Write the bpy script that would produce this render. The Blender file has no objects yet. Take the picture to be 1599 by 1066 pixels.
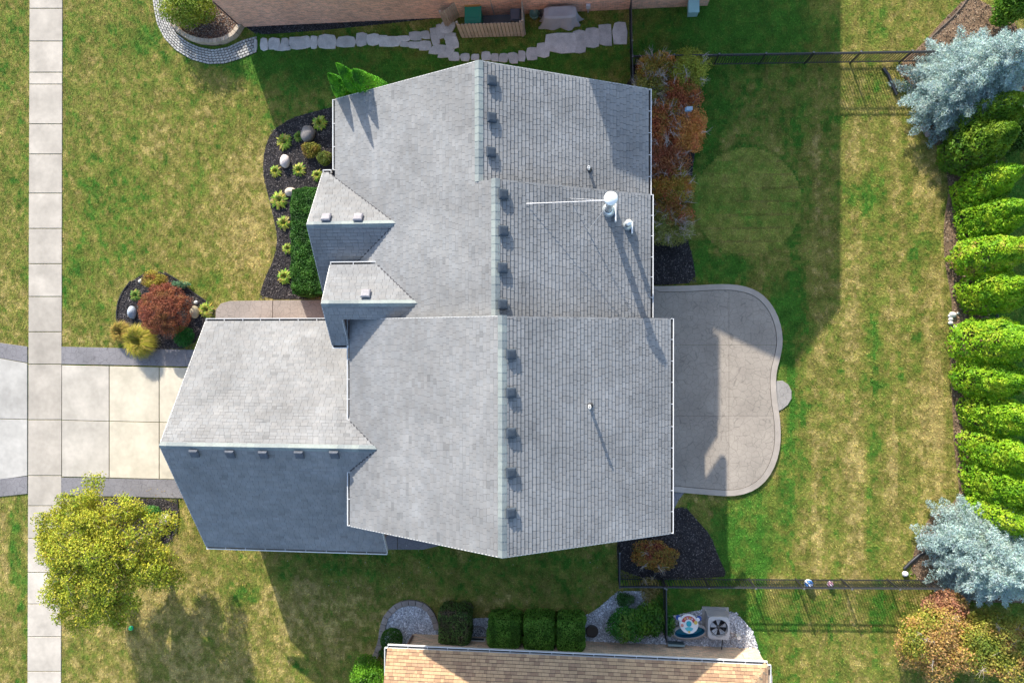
import bpy, math, random
import numpy as np
from mathutils import Matrix, Vector
random.seed(7); rng = np.random.default_rng(7)
S = bpy.context.scene; COL = S.collection
# ------------------------------------------------------------------ camera, sky, sun, exposure
H = 32.0; F = 1066.0; NX, NY = 905.0, 527.0           # height of the drone, focal length in pixels, pixel straight below it
def _rot():
    d = np.array([NX-800, -(NY-533), -F]); d /= np.linalg.norm(d); t = np.array([0, 0, -1.]); v = np.cross(d, t); c = d @ t
    K = np.array([[0, -v[2], v[1]], [v[2], 0, -v[0]], [-v[1], v[0], 0]])
    return np.eye(3)+K+K@K/(1+c)
RM = _rot()
cd = bpy.data.cameras.new('camera'); cam = bpy.data.objects.new('camera', cd); COL.objects.link(cam)
cd.sensor_width = 36; cd.lens = 24; cd.clip_end = 1000
cam.matrix_world = Matrix.Translation((0, 0, H)) @ Matrix(RM.tolist()).to_4x4()
S.camera = cam
SUNT = Vector((.70, -1.99, -1.0)).normalized()          # direction in which the light travels
SUN_EL = math.asin(-SUNT.z)
W = bpy.data.worlds.new('World'); S.world = W; W.use_nodes = True
nt = W.node_tree; nt.nodes.clear()
sky = nt.nodes.new('ShaderNodeTexSky'); sky.sky_type = 'NISHITA'; sky.sun_disc = False
sky.sun_elevation = SUN_EL; sky.sun_rotation = math.atan2(-SUNT.x, -SUNT.y); sky.air_density = 1; sky.dust_density = 1.2
bg = nt.nodes.new('ShaderNodeBackground'); bg.inputs[1].default_value = .15
wo = nt.nodes.new('ShaderNodeOutputWorld'); nt.links.new(sky.outputs[0], bg.inputs[0]); nt.links.new(bg.outputs[0], wo.inputs[0])
sd = bpy.data.lights.new('sun', 'SUN'); sd.energy = 3.7; sd.angle = math.radians(.55); sd.color = (1, .93, .82)
so = bpy.data.objects.new('sun', sd); COL.objects.link(so); so.rotation_euler = SUNT.to_track_quat('-Z', 'Y').to_euler(); so.location = (-20, 50, 40)
S.view_settings.view_transform = 'Standard'; S.view_settings.look = 'None'; S.view_settings.exposure = 1.27; S.view_settings.gamma = 1
S.view_settings.use_curve_mapping = False
S.render.resolution_x = 1024; S.render.resolution_y = 682
# ------------------------------------------------------------------ helpers
def P(px, py, z=0.0):
    r = RM @ np.array([px-800, -(py-533), -F]); r = r/-r[2]*(H-z)
    return (float(r[0]), float(r[1]), float(z))
def PP(l, z=0.0): return [P(a, b, z)[:2] for a, b in l]
def to_px(x, y, z=0.0):
    v = np.stack([x, y, np.zeros_like(x)+z-H], -1) @ RM
    return 800+F*v[..., 0]/-v[..., 2], 533-F*v[..., 1]/-v[..., 2]
def vnoise(x, y, seed=0, z=None):
    def h(i, j, k=0): 
        n = np.sin(i*127.1+j*311.7+k*74.7+seed*53.3)*43758.5453; return n-np.floor(n)
    if z is None:
        i = np.floor(x); j = np.floor(y); fx = x-i; fy = y-j; fx = fx*fx*(3-2*fx); fy = fy*fy*(3-2*fy)
        return (h(i, j)*(1-fx)+h(i+1, j)*fx)*(1-fy)+(h(i, j+1)*(1-fx)+h(i+1, j+1)*fx)*fy
    i = np.floor(x); j = np.floor(y); k = np.floor(z); fx = x-i; fy = y-j; fz = z-k
    fx = fx*fx*(3-2*fx); fy = fy*fy*(3-2*fy); fz = fz*fz*(3-2*fz); r = 0
    for a in (0, 1):
        for b in (0, 1):
            for c in (0, 1):
                r = r+h(i+a, j+b, k+c)*(fx if a else 1-fx)*(fy if b else 1-fy)*(fz if c else 1-fz)
    return r
def fbm(x, y, s, seed=0, o=4):
    t = 0; a = 1; n = 0
    for q in range(o):
        t = t+a*vnoise(x/s*2**q, y/s*2**q, seed+q*7); n += a; a *= .55
    return t/n
def inpoly(x, y, poly):
    r = np.zeros(np.shape(x), bool); n = len(poly)
    for i in range(n):
        x0, y0 = poly[i]; x1, y1 = poly[(i+1) % n]
        if y0 == y1: continue
        c = ((y0 > y) != (y1 > y)) & (x < (x1-x0)*(y-y0)/(y1-y0)+x0); r ^= c
    return r
def tag(o, label=None, cat=None, group=None, kind=None):
    if label: o['label'] = label
    if cat: o['category'] = cat
    if group: o['group'] = group
    if kind: o['kind'] = kind
    return o
WMX = {}
def wm(o): return WMX.get(o.name, Matrix.Identity(4))
def link(o, parent=None, loc=None, rz=0, rot=None):
    COL.objects.link(o)
    m = Matrix.Identity(4)
    if loc is not None: o.location = loc; m = Matrix.Translation(loc)
    if rz: o.rotation_euler = (0, 0, rz); m = m @ Matrix.Rotation(rz, 4, 'Z')
    if rot is not None:
        o.rotation_mode = 'XYZ'; e = rot.to_euler(); o.rotation_euler = e; m = m @ e.to_matrix().to_4x4()
    if parent is not None:
        o.parent = parent; o.matrix_parent_inverse = wm(parent).inverted()
    WMX[o.name] = m
    return o
def empty(name, loc, label=None, cat=None, group=None, kind=None):
    o = bpy.data.objects.new(name, None); o.empty_display_size = .3; link(o, loc=loc); return tag(o, label, cat, group, kind)
def npmesh(name, V, Fs, C=None, smooth=False):
    """V (n,3), Fs (m,k) all same k, C (m,3) colour per face"""
    me = bpy.data.meshes.new(name); V = np.asarray(V, np.float32); Fs = np.asarray(Fs, np.int32); m, k = Fs.shape
    me.vertices.add(len(V)); me.vertices.foreach_set('co', V.ravel())
    me.loops.add(m*k); me.loops.foreach_set('vertex_index', Fs.ravel())
    me.polygons.add(m); me.polygons.foreach_set('loop_start', np.arange(0, m*k, k, dtype=np.int32))
    if smooth: me.polygons.foreach_set('use_smooth', np.ones(m, bool))
    me.update(calc_edges=True)
    if C is not None:
        a = me.attributes.new('Col', 'FLOAT_COLOR', 'FACE'); c = np.ones((m, 4), np.float32); c[:, :3] = C; a.data.foreach_set('color', c.ravel())
    return me
class MB:
    def __init__(s): s.v = []; s.f = []; s.c = []; s.sm = []
    def add(s, vs, fs, col=(.5, .5, .5), sm=False):
        n = len(s.v); s.v += [tuple(p) for p in vs]
        for f in fs: s.f.append(tuple(i+n for i in f)); s.c.append(col); s.sm.append(sm)
    def box(s, x0, x1, y0, y1, z0, z1, col=(.5, .5, .5), M=None):
        vs = [(x, y, z) for z in (z0, z1) for y in (y0, y1) for x in (x0, x1)]
        if M is not None: vs = [tuple(M @ Vector(p)) for p in vs]
        s.add(vs, [(0, 2, 3, 1), (4, 5, 7, 6), (0, 1, 5, 4), (2, 6, 7, 3), (0, 4, 6, 2), (1, 3, 7, 5)], col)
    def prism(s, poly, z0, z1, col=(.5, .5, .5), bevel=0):
        n = len(poly)
        ar = sum(poly[i][0]*poly[(i+1) % n][1]-poly[(i+1) % n][0]*poly[i][1] for i in range(n))
        if ar < 0: poly = poly[::-1]
        if bevel:
            cx = sum(p[0] for p in poly)/n; cy = sum(p[1] for p in poly)/n
            inn = [(p[0]+(cx-p[0])*bevel/max(.05, math.hypot(p[0]-cx, p[1]-cy)), p[1]+(cy-p[1])*bevel/max(.05, math.hypot(p[0]-cx, p[1]-cy))) for p in poly]
            vs = [(x, y, z0) for x, y in poly]+[(x, y, z1-bevel*.6) for x, y in poly]+[(x, y, z1) for x, y in inn]
            s.add(vs, [tuple(range(n-1, -1, -1)), tuple(range(2*n, 3*n))]+[(i, (i+1) % n, n+(i+1) % n, n+i) for i in range(n)]+[(n+i, n+(i+1) % n, 2*n+(i+1) % n, 2*n+i) for i in range(n)], col)
        else:
            vs = [(x, y, z0) for x, y in poly]+[(x, y, z1) for x, y in poly]
            s.add(vs, [tuple(range(n-1, -1, -1)), tuple(range(n, 2*n))]+[(i, (i+1) % n, n+(i+1) % n, n+i) for i in range(n)], col)
    def tube(s, pts, r, col=(.5, .5, .5), n=8, caps=True, sm=True):
        pts = [Vector(p) for p in pts]; rs = r if isinstance(r, (list, tuple)) else [r]*len(pts); vs = []
        for i, p in enumerate(pts):
            d = (pts[min(i+1, len(pts)-1)]-pts[max(i-1, 0)]).normalized()
            a = d.cross(Vector((0, 0, 1)) if abs(d.z) < .95 else Vector((1, 0, 0))).normalized(); b = d.cross(a)
            for k in range(n):
                t = 2*math.pi*k/n; vs.append(tuple(p+(a*math.cos(t)+b*math.sin(t))*rs[i]))
        fs = [(i*n+k, (i+1)*n+k, (i+1)*n+(k+1) % n, i*n+(k+1) % n) for i in range(len(pts)-1) for k in range(n)]
        s.add(vs, fs, col, sm)
        if caps: s.add(vs[:n], [tuple(range(n))], col); s.add(vs[-n:], [tuple(range(n-1, -1, -1))], col)
    def lathe(s, c, prof, col=(.5, .5, .5), n=20, sm=True):
        vs = [(c[0]+r*math.cos(2*math.pi*k/n), c[1]+r*math.sin(2*math.pi*k/n), c[2]+z) for r, z in prof for k in range(n)]
        s.add(vs, [(i*n+k, i*n+(k+1) % n, (i+1)*n+(k+1) % n, (i+1)*n+k) for i in range(len(prof)-1) for k in range(n)], col, sm)
    def mesh(s, name):
        me = bpy.data.meshes.new(name); me.from_pydata(s.v, [], s.f); me.update()
        a = me.attributes.new('Col', 'FLOAT_COLOR', 'FACE'); c = np.ones((len(s.f), 4), np.float32); c[:, :3] = np.array(s.c, np.float32).reshape(-1, 3)
        a.data.foreach_set('color', c.ravel())
        if any(s.sm): me.polygons.foreach_set('use_smooth', np.array(s.sm, bool))
        return me
    def build(s, name, m, parent=None, **k):
        me = s.mesh(name); me.materials.append(m); o = bpy.data.objects.new(name, me); link(o, parent, **k); return o
def inst(name, me, parent=None, **k):
    o = bpy.data.objects.new(name, me); return link(o, parent, **k)
def npobj(name, V, Fs, C, m, parent=None, smooth=False):
    me = npmesh(name, V, Fs, C, smooth); me.materials.append(m); return inst(name, me, parent)
# ------------------------------------------------------------------ materials (colour comes from the face colour of each piece, times procedural grain)
def mat(name, rough=.85, scale=(0, 0), amt=.25, amt2=.15, bump=0, bscale=60, spec=.3, metal=0, attr=True, color=(.5, .5, .5), trans=0, kind=None):
    m = bpy.data.materials.new(name); m.use_nodes = True; t = m.node_tree; n = t.nodes; L = t.links
    b = n['Principled BSDF']; b.inputs['Roughness'].default_value = rough; b.inputs['Metallic'].default_value = metal
    b.inputs['Specular IOR Level'].default_value = spec
    if attr:
        a = n.new('ShaderNodeAttribute'); a.attribute_name = 'Col'; c = a.outputs['Color']
    else:
        a = n.new('ShaderNodeRGB'); a.outputs[0].default_value = (*color, 1); c = a.outputs[0]
    g = n.new('ShaderNodeNewGeometry')
    def grain(c, sc, am, detail=4, stretch=None):
        nz = n.new('ShaderNodeTexNoise'); nz.inputs['Scale'].default_value = sc; nz.inputs['Detail'].default_value = detail
        if stretch:
            mp = n.new('ShaderNodeMapping'); mp.inputs['Scale'].default_value = stretch; L.new(g.outputs['Position'], mp.inputs[0]); L.new(mp.outputs[0], nz.inputs['Vector'])
        else: L.new(g.outputs['Position'], nz.inputs['Vector'])
        r = n.new('ShaderNodeMapRange'); r.inputs[1].default_value = .28; r.inputs[2].default_value = .72
        r.inputs[3].default_value = 1-am; r.inputs[4].default_value = 1+am; L.new(nz.outputs[0], r.inputs[0])
        mx = n.new('ShaderNodeVectorMath'); mx.operation = 'SCALE'; L.new(c, mx.inputs[0]); L.new(r.outputs[0], mx.inputs['Scale']); return mx.outputs[0]
    if scale[0]: c = grain(c, scale[0], amt)
    if scale[1]: c = grain(c, scale[1], amt2)
    hgt = None
    if kind == 'stamp':            # stamped concrete: shallow joints of a random stone pattern pressed into one slab
        vo = n.new('ShaderNodeTexVoronoi'); vo.feature = 'DISTANCE_TO_EDGE'; vo.inputs['Scale'].default_value = 3.4; vo.inputs['Randomness'].default_value = .8
        wp = n.new('ShaderNodeTexNoise'); wp.inputs['Scale'].default_value = 3; L.new(g.outputs['Position'], wp.inputs['Vector'])
        ad = n.new('ShaderNodeMixRGB'); ad.blend_type = 'ADD'; ad.inputs[0].default_value = .16; L.new(g.outputs['Position'], ad.inputs[1]); L.new(wp.outputs['Color'], ad.inputs[2])
        fl = n.new('ShaderNodeVectorMath'); fl.operation = 'MULTIPLY'; fl.inputs[1].default_value = (1, 1, 0); L.new(ad.outputs[0], fl.inputs[0])
        L.new(fl.outputs[0], vo.inputs['Vector'])
        r = n.new('ShaderNodeMapRange'); r.inputs[1].default_value = .0; r.inputs[2].default_value = .035; r.inputs[3].default_value = .66; r.inputs[4].default_value = 1
        L.new(vo.outputs['Distance'], r.inputs[0])
        mx = n.new('ShaderNodeVectorMath'); mx.operation = 'SCALE'; L.new(c, mx.inputs[0]); L.new(r.outputs[0], mx.inputs['Scale']); c = mx.outputs[0]; hgt = r.outputs[0]
    if kind == 'brick':
        bt = n.new('ShaderNodeTexBrick'); bt.inputs['Scale'].default_value = 1; bt.inputs['Brick Width'].default_value = .22; bt.inputs['Row Height'].default_value = .075
        bt.inputs['Mortar Size'].default_value = .009; bt.inputs['Color1'].default_value = (1.15, 1, .95, 1); bt.inputs['Color2'].default_value = (.62, .62, .66, 1); bt.inputs['Mortar'].default_value = (1.0, 1.1, 1.2, 1); bt.inputs['Bias'].default_value = .1
        sx = n.new('ShaderNodeSeparateXYZ'); L.new(g.outputs['Position'], sx.inputs[0]); ad = n.new('ShaderNodeMath'); L.new(sx.outputs[0], ad.inputs[0]); L.new(sx.outputs[1], ad.inputs[1])
        cb = n.new('ShaderNodeCombineXYZ'); L.new(ad.outputs[0], cb.inputs[0]); L.new(sx.outputs[2], cb.inputs[1]); L.new(cb.outputs[0], bt.inputs['Vector'])
        mx = n.new('ShaderNodeVectorMath'); mx.operation = 'MULTIPLY'; L.new(c, mx.inputs[0]); L.new(bt.outputs['Color'], mx.inputs[1]); c = mx.outputs[0]
        iv = n.new('ShaderNodeMath'); iv.operation = 'SUBTRACT'; iv.inputs[0].default_value = 1; L.new(bt.outputs['Fac'], iv.inputs[1]); hgt = iv.outputs[0]
    L.new(c, b.inputs['Base Color'])
    if bump or hgt is not None:
        bp = n.new('ShaderNodeBump'); bp.inputs['Strength'].default_value = bump or .5; bp.inputs['Distance'].default_value = .02
        if hgt is None:
            nz = n.new('ShaderNodeTexNoise'); nz.inputs['Scale'].default_value = bscale; L.new(g.outputs['Position'], nz.inputs['Vector']); hgt = nz.outputs[0]
        L.new(hgt, bp.inputs['Height']); L.new(bp.outputs[0], b.inputs['Normal'])
    if trans:
        tr = n.new('ShaderNodeBsdfTranslucent'); L.new(c, tr.inputs[0]); ms = n.new('ShaderNodeMixShader'); ms.inputs[0].default_value = trans
        out = n['Material Output']; L.new(b.outputs[0], ms.inputs[1]); L.new(tr.outputs[0], ms.inputs[2]); L.new(ms.outputs[0], out.inputs[0])
    return m
M_leaf = mat('leaf', .6, (1.3, 0), .15, trans=.3, spec=.25)
M_grass = mat('grass_blades', .7, (0, 0), trans=.3, spec=.15)
M_lawn = mat('lawn_soil', .95, (9, 45), .25, .35, bump=.6, bscale=50, spec=.1)
M_conc = mat('concrete', .9, (.8, 4.5), .17, .07, bump=.15, bscale=80, spec=.2)
M_stamp = mat('stamped_concrete', .75, (.8, 14), .14, .08, kind='stamp', bump=.35, spec=.3)
M_shing = mat('asphalt_shingle', .93, (.45, 2.1), .15, .10, bump=.2, bscale=120, spec=.15)
M_cap = mat('ridge_shingle', .93, (1.5, 12), .1, .08, spec=.15)
M_white = mat('white_aluminium', .45, (2, 0), .05, spec=.5)
M_met = mat('painted_metal', .55, (3, 0), .06, spec=.3)
M_vent = mat('painted_vent', .8, (3, 9), .1, spec=.12)
M_galv = mat('galvanised_steel', .32, (5, 0), .1, spec=.6, metal=.55)
M_blk = mat('black_metal', .45, (0, 0), spec=.5)
M_brick = mat('brickwork', .9, (.8, 9), .15, .15, kind='brick', spec=.2)
M_mulch = mat('mulch', .95, (3, 30), .3, .4, bump=.8, bscale=40, spec=.2)
M_stone = mat('stone', .85, (3, 20), .18, .14, bump=.5, bscale=25, spec=.3)
M_wood = mat('weathered_wood', .9, (2, 30), .15, .15, spec=.2)
M_bark = mat('bark', .95, (6, 40), .25, .25, bump=.6, bscale=30, spec=.1)
M_plast = mat('plastic', .35, (0, 0), spec=.5)
M_glass = mat('window_glass', .08, (0, 0), spec=.8)
M_buff = mat('buff_siding', .85, (.6, 8), .08, .1, kind='brick', spec=.2, bump=.2)
# ------------------------------------------------------------------ layout outlines
PATIO = [(1000,447),(1040,447),(1085,446),(1115,444),(1145,444),(1170,449),(1188,458),(1202,472),(1213,490),(1220,512),(1222,535),(1218,558),(1212,580),(1211,600),(1213,625),(1217,650),(1219,680),(1216,708),(1206,735),(1190,756),(1168,769),(1140,774),(1100,771),(1045,766),(1000,765)]
BED_FRONT = [(530,165),(490,175),(455,185),(425,205),(413,235),(411,270),(418,300),(428,340),(434,370),(430,400),(412,440),(405,467),(505,467),(560,440),(580,300),(570,160)]
BED_MAPLE = [(205,440),(228,425),(258,424),(300,456),(332,476),(337,488),(325,500),(300,544),(240,545),(200,541),(184,515),(182,490),(188,460)]
BED_TREE = [(150,778),(180,778),(277,778),(280,812),(270,845),(235,855),(190,845),(150,810)]
BED_EAST = [(992,92),(1080,90),(1096,110),(1092,180),(1084,250),(1076,320),(1074,375),(1082,400),(1088,441),(1040,445),(960,446),(960,140),(984,130)]
BED_SE = [(963,838),(1000,800),(1045,795),(1070,790),(1092,815),(1110,835),(1122,868),(1134,892),(1130,902),(966,903)]
BED_ARB = [(1400,112),(1432,140),(1446,190),(1462,232),(1478,262),(1482,300),(1474,345),(1474,400),(1481,440),(1488,480),(1484,520),(1484,580),(1488,640),(1490,700),(1497,750),(1498,780),(1455,800),(1430,850),(1420,900),(1500,940),(1640,940),(1560,860),(1545,700),(1545,500),(1545,330),(1535,250),(1600,180),(1600,40),(1530,0),(1512,-6),(1470,35),(1440,70),(1405,100)]
BED_NGRAV = [(374,35),(402,55),(460,51),(520,46),(600,38),(690,28),(730,25),(730,10),(374,20)]
BED_NRING = [(290,-20),(268,20),(268,42),(285,58),(310,69),(335,73),(358,68),(375,55),(382,36),(378,-20)]
BED_SGRAV = [(603,1008),(600,985),(606,962),(620,948),(642,942),(664,948),(678,965),(684,985),(700,964),(900,964),(928,955),(965,922),(1015,922),(1010,960),(1046,962),(1100,950),(1150,955),(1176,985),(1188,1024),(900,1030),(600,1030)]
RING_N_OUT = [(238,-12),(241,12),(246,38),(257,60),(275,79),(300,94),(326,101),(352,100),(376,93),(402,82)]
RING_N_IN = [(258,-12),(261,10),(265,32),(276,52),(294,66),(312,74),(334,78),(357,74),(380,63),(402,57)]
WALK = [(338,500),(338,484),(346,474),(360,470),(400,469),(520,468),(560,468),(560,512),(338,512)]
DRIVE_TOP = [(97,541),(300,546),(420,548),(420,575),(250,571),(97,568)]
DRIVE_BOT = [(97,745),(300,749),(420,750),(420,780),(276,777),(97,772)]
DRIVE = [(-60,545),(44,567),(97,568),(420,576),(420,751),(97,744),(44,742),(-60,757)]
DRIVE_W_TOP = [(-60,527),(0,535),(44,541),(44,566),(-60,548)]
DRIVE_W_BOT = [(-60,755),(44,743),(44,770),(0,775),(-60,786)]
SIDEW = [(49,-40),(98,-40),(96.3,540),(96.3,800),(97,1100),(46,1100),(45,742),(46,540)]
SPAD = [(595,830),(700,825),(690,852),(662,857),(595,857)]
# house plan (metres)
hW_S, hW_N = -9.07, -9.79
zW, pW = 5.55, .51
def Wz(x): return zW+pW*(x-hW_S)
RxL, RxM, RxU = -2.57, -2.86, -3.48
yS, yLM, yMU, yN = -7.38, .72, 5.43, 9.62
hWL, zWL = -8.92, 6.0
def WzL(x): return zWL+pW*(x-hWL)
ExL, EzL = 3.40, 5.82
ExM, EzM = 2.66, 5.65
ExU, EzU = 2.64, 5.1
GX, GRZ, GRY, GEZ, GNY, GSY = -16.42, 6.65, -4.23, 3.3, .71, -9.2
N_WALLY = 15.15
FOOT_HOUSE = [(-16.1,-8.8),(-8.9,-8.8),(-8.6,-7.1),(3.0,-7.1),(3.0,.6),(2.3,.6),(2.3,9.2),(-9.4,9.2),(-9.4,.4),(-16.1,.4)]
FOOT_N = [(-16.42,15.15),(5.82,15.12),(5.82,40),(-16.42,40)]
SY_WALL = P(850, 997)[1]
FOOT_S = [(P(645,1000)[0],SY_WALL),(P(1182,1000)[0],SY_WALL),(P(1182,1000)[0],-40),(P(645,1000)[0],-40)]
HARD = [PP(p) for p in (PATIO,BED_FRONT,BED_MAPLE,BED_TREE,BED_EAST,BED_SE,BED_ARB,BED_NGRAV,BED_NRING,BED_SGRAV,WALK,DRIVE_TOP,DRIVE_BOT,DRIVE,DRIVE_W_TOP,DRIVE_W_BOT,SIDEW,SPAD,
        RING_N_OUT+RING_N_IN[::-1])]+[FOOT_HOUSE, FOOT_N, FOOT_S]
# ------------------------------------------------------------------ lawn: tone of the turf over the garden
BL = [ # cx, cy, rx, ry, dryness, weight  (turf condition, in photo pixels)
 (250,40,150,60,.35,.6),(150,130,60,80,.4,.5),(215,60,22,22,.05,.8),(270,105,20,16,.15,.6),(250,225,45,30,.85,.6),(390,330,55,90,.9,.75),(300,290,60,60,.6,.5),(170,330,60,110,.22,.55),(130,450,35,70,.15,.6),
 (330,440,45,22,.2,.6),(430,90,120,35,.0,.95),(600,100,200,50,.0,.95),(860,90,140,50,.0,.95),(700,60,220,22,.25,.7),(450,170,60,40,.35,.6),(390,480,60,40,.7,.5),
 (20,120,22,160,.35,.6),(10,400,20,120,.6,.6),(15,850,22,80,.85,.8),(34,920,10,160,.05,.8),(20,1040,15,60,.7,.6),
 (300,960,220,90,.85,.75),(375,922,26,22,.0,.9),(250,1040,140,40,.85,.7),(500,980,110,80,.7,.5),(480,1040,12,12,.1,.7),(120,1040,25,40,.5,.5),
 (700,880,300,22,.12,.8),(620,905,150,25,.45,.6),(820,905,130,30,.25,.6),(860,945,90,15,.3,.6),(640,900,300,14,.3,.4),(780,940,60,12,.75,.5),
 (1150,40,165,70,.0,1.0),(1250,150,70,60,.3,.6),(1200,180,60,60,.3,.5),(1110,150,40,55,.0,.9),(1100,220,30,60,.05,.8),(1168,312,84,84,.0,1.0),(1110,420,60,30,.0,.9),(1250,410,60,60,.38,.7),(1280,350,50,60,.42,.6),
 (1240,500,35,60,.05,.9),(1228,590,18,50,.08,.9),(1240,680,24,60,.25,.8),(1190,790,50,30,.02,.9),(1130,830,30,50,.0,.9),(1170,860,55,50,.02,.95),(1230,770,30,40,.2,.7),
 (1400,60,80,60,.5,.5),(1355,300,24,28,.12,.8),(1440,400,26,24,.05,.9),(1330,140,20,30,.25,.5),(1420,180,50,60,.85,.5),(1420,520,70,120,.75,.5),(1400,720,100,90,.85,.6),(1330,590,25,50,.35,.6),(1360,690,25,40,.4,.5),
 (1350,850,90,60,.75,.5),(1100,950,90,50,.02,.95),(1190,1000,30,80,.05,.9),(1300,960,60,40,.45,.6),(1375,950,26,22,.15,.7),(1230,960,40,30,.25,.6),(1320,1030,90,40,.7,.6),(1580,600,40,500,.0,1.0),(1140,930,20,12,.5,.6)]
def lawn(x, y):
    px, py = to_px(x, y)
    d = .53+.0*x; wob = (fbm(x, y, 1.1, 3, 3)-.5)*60; wob2 = (fbm(x, y, 1.1, 33, 3)-.5)*60
    for cx, cy, rx, ry, v, w in BL:
        f = 0 if (cx, cy) == (1168, 312) else 1
        q = np.sqrt(((px+wob*f-cx)/rx)**2+((py+wob2*f-cy)/ry)**2)
        e = .12 if f == 0 else .5
        k = np.clip((1+e-q)/(2*e), 0, 1); k = k*k*(3-2*k)*w; d = d*(1-k)+v*k
    n1 = fbm(x, y, 2.2, 11, 3)-.5; n2 = fbm(x, y, .55, 5, 3)-.5; n3 = (vnoise(x/.11+2*n2, y/.17, 9)-.5)*.75+(vnoise(x/.24, y/.2+3*n2, 19)-.5)*.6
    st = np.where(px > 1180, .13*np.sin(px/10.)+.08*np.sin(px/23.+1), .05*np.sin(px/12.+py/30.))
    st = st+np.where(px > 1180, .34*(vnoise(x/.28, y/3., 41)-.5), .3*(vnoise((x*.8+y*.6)/.16, (y*.8-x*.6)/.9, 43)-.5))
    amp = .35+.65*np.clip(d*2.4, 0, 1)
    d = d+(n1*.36+n2*.42+n3*.72)*amp+st*amp
    sod = ((px-1168)/84)**2+((py-315)/84)**2 < 1
    bx = np.floor((px-1085)/44.+np.floor((py-230)/21.)*.5); by = np.floor((py-230)/21.)
    hs = np.sin(bx*12.9+by*78.2)*4375.5; hs = hs-np.floor(hs)
    d = np.where(sod, .27+.22*hs+(n2*.3+n3*.3)+.2*(np.abs(((py-230)/21.) % 1-.5) > .45), d)
    d = np.clip(d, 0, 1)
    g0 = np.array([.060, .170, .020]); g1 = np.array([.168, .202, .036]); g2 = np.array([.250, .228, .058]); g3 = np.array([.41, .33, .12])
    t = d[..., None]*3
    c = np.where(t < 1, g0+(g1-g0)*t, np.where(t < 2, g1+(g2-g1)*(t-1), g2+(g3-g2)*(t-2)))
    c = c*np.where(sod, 1.32-.4*(np.abs(((py-230)/21.) % 1-.5) > .46), 1.)[..., None]
    return c*(.86+.4*(vnoise(x/.3, y/.3, 21)-.25))[..., None]
# ground sheet, fine grid inside the picture and a wide skirt to the horizon
gx = np.concatenate([[-400, -150, -60], np.arange(-33, 24, .12), [60, 150, 400]]); gy = np.concatenate([[-400, -150, -50], np.arange(-21, 21, .12), [50, 150, 400]])
X, Y = np.meshgrid(gx, gy); nxg, nyg = len(gx), len(gy)
Z = np.zeros_like(X)
V = np.stack([X, Y, Z], -1).reshape(-1, 3); I = (np.arange(nyg-1)[:, None]*nxg+np.arange(nxg-1)[None]).ravel()
Fc = np.stack([I, I+1, I+nxg+1, I+nxg], -1); cc = V[Fc].mean(1)
o = npobj('ground', V, Fc, lawn(cc[:, 0], cc[:, 1])*.85, M_lawn); tag(o, 'wide lawn of patchy green and straw coloured turf around the houses', kind='structure')
# grass blades
NB = 1050000
gxx = rng.uniform(-31, 21.5, NB); gyy = rng.uniform(-18.8, 18.3, NB)
keep = np.ones(NB, bool)
for p in HARD: keep &= ~inpoly(gxx, gyy, p)
gxx = gxx[keep]; gyy = gyy[keep]; n = len(gxx)
C = lawn(gxx, gyy)*rng.uniform(.62, 1.6, n)[:, None]*(1+rng.normal(0, .06, (n, 3)))
C = np.where((rng.random(n) < .06)[:, None], C*1.35+np.array([.05, .045, .02]), C)
C *= 1.12
an = rng.uniform(0, 2*np.pi, n)+(vnoise(gxx/.5, gyy/.5, 2)-.5)*4; ln = rng.uniform(.05, .11, n); el = rng.uniform(.15, 1.0, n); w = rng.uniform(.008, .016, n)
B = np.stack([gxx, gyy, np.zeros(n)], -1); dx = np.cos(an); dy = np.sin(an)
side = np.stack([-dy, dx, np.zeros(n)], -1)*w[:, None]
tip = B+np.stack([dx*np.cos(el), dy*np.cos(el), np.sin(el)], -1)*ln[:, None]
V = np.empty((n*3, 3)); V[0::3] = B-side; V[1::3] = B+side; V[2::3] = tip
o = npobj('lawn_grass', V, np.arange(n*3).reshape(-1, 3), C, M_grass); tag(o, 'short mown grass, green in places and straw dry elsewhere', 'grass', kind='stuff')
# fallen leaves and clover specks on the turf
def litter(name, label, cx, cy, rx, ry, n, pal, ls=(.02, .04)):
    a = rng.uniform(0, 2*np.pi, n); r_ = np.sqrt(rng.random(n)); c0 = P(cx, cy); x = c0[0]+np.cos(a)*r_*rx; y = c0[1]+np.sin(a)*r_*ry; k = np.ones(n, bool)
    for p in HARD[:-3][-3:-2]+HARD[-3:]: k &= ~inpoly(x, y, p)
    x = x[k]; y = y[k]; n = len(x); h = rng.uniform(.05, .075, n); t = rng.uniform(0, 2*np.pi, n); s = rng.uniform(*ls, n); u = np.stack([np.cos(t), np.sin(t), rng.uniform(-.3, .3, n)], -1)*s[:, None]; v = np.stack([-np.sin(t), np.cos(t), rng.uniform(-.3, .3, n)], -1)*(s*.6)[:, None]; c = np.stack([x, y, h], -1)
    V = np.empty((n*4, 3)); V[0::4] = c-u; V[1::4] = c-v; V[2::4] = c+u; V[3::4] = c+v; pal = np.array(pal)
    o = npobj(name, V, np.arange(n*4).reshape(-1, 4), pal[rng.integers(0, len(pal), n)]*rng.uniform(.7, 1.2, (n, 1)), M_leaf); tag(o, label, 'fallen leaves', kind='stuff')
litter('fallen_leaves', 'scattered yellow leaves on the lawn under and around the big shade tree', 250, 900, 6, 4.5, 420, [(.5, .4, .08), (.4, .28, .06), (.3, .18, .06)])
litter('fallen_leaves', 'scattered orange leaves on the grass round the autumn bushes', 1420, 1010, 4, 4, 320, [(.5, .3, .08), (.5, .2, .08), (.3, .2, .08)])
litter('white_flower_heads', 'tiny white specks in the shaded side lawn between the houses', 700, 890, 9, 2.2, 60, [(.75, .75, .7)], ls=(.012, .022))
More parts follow.
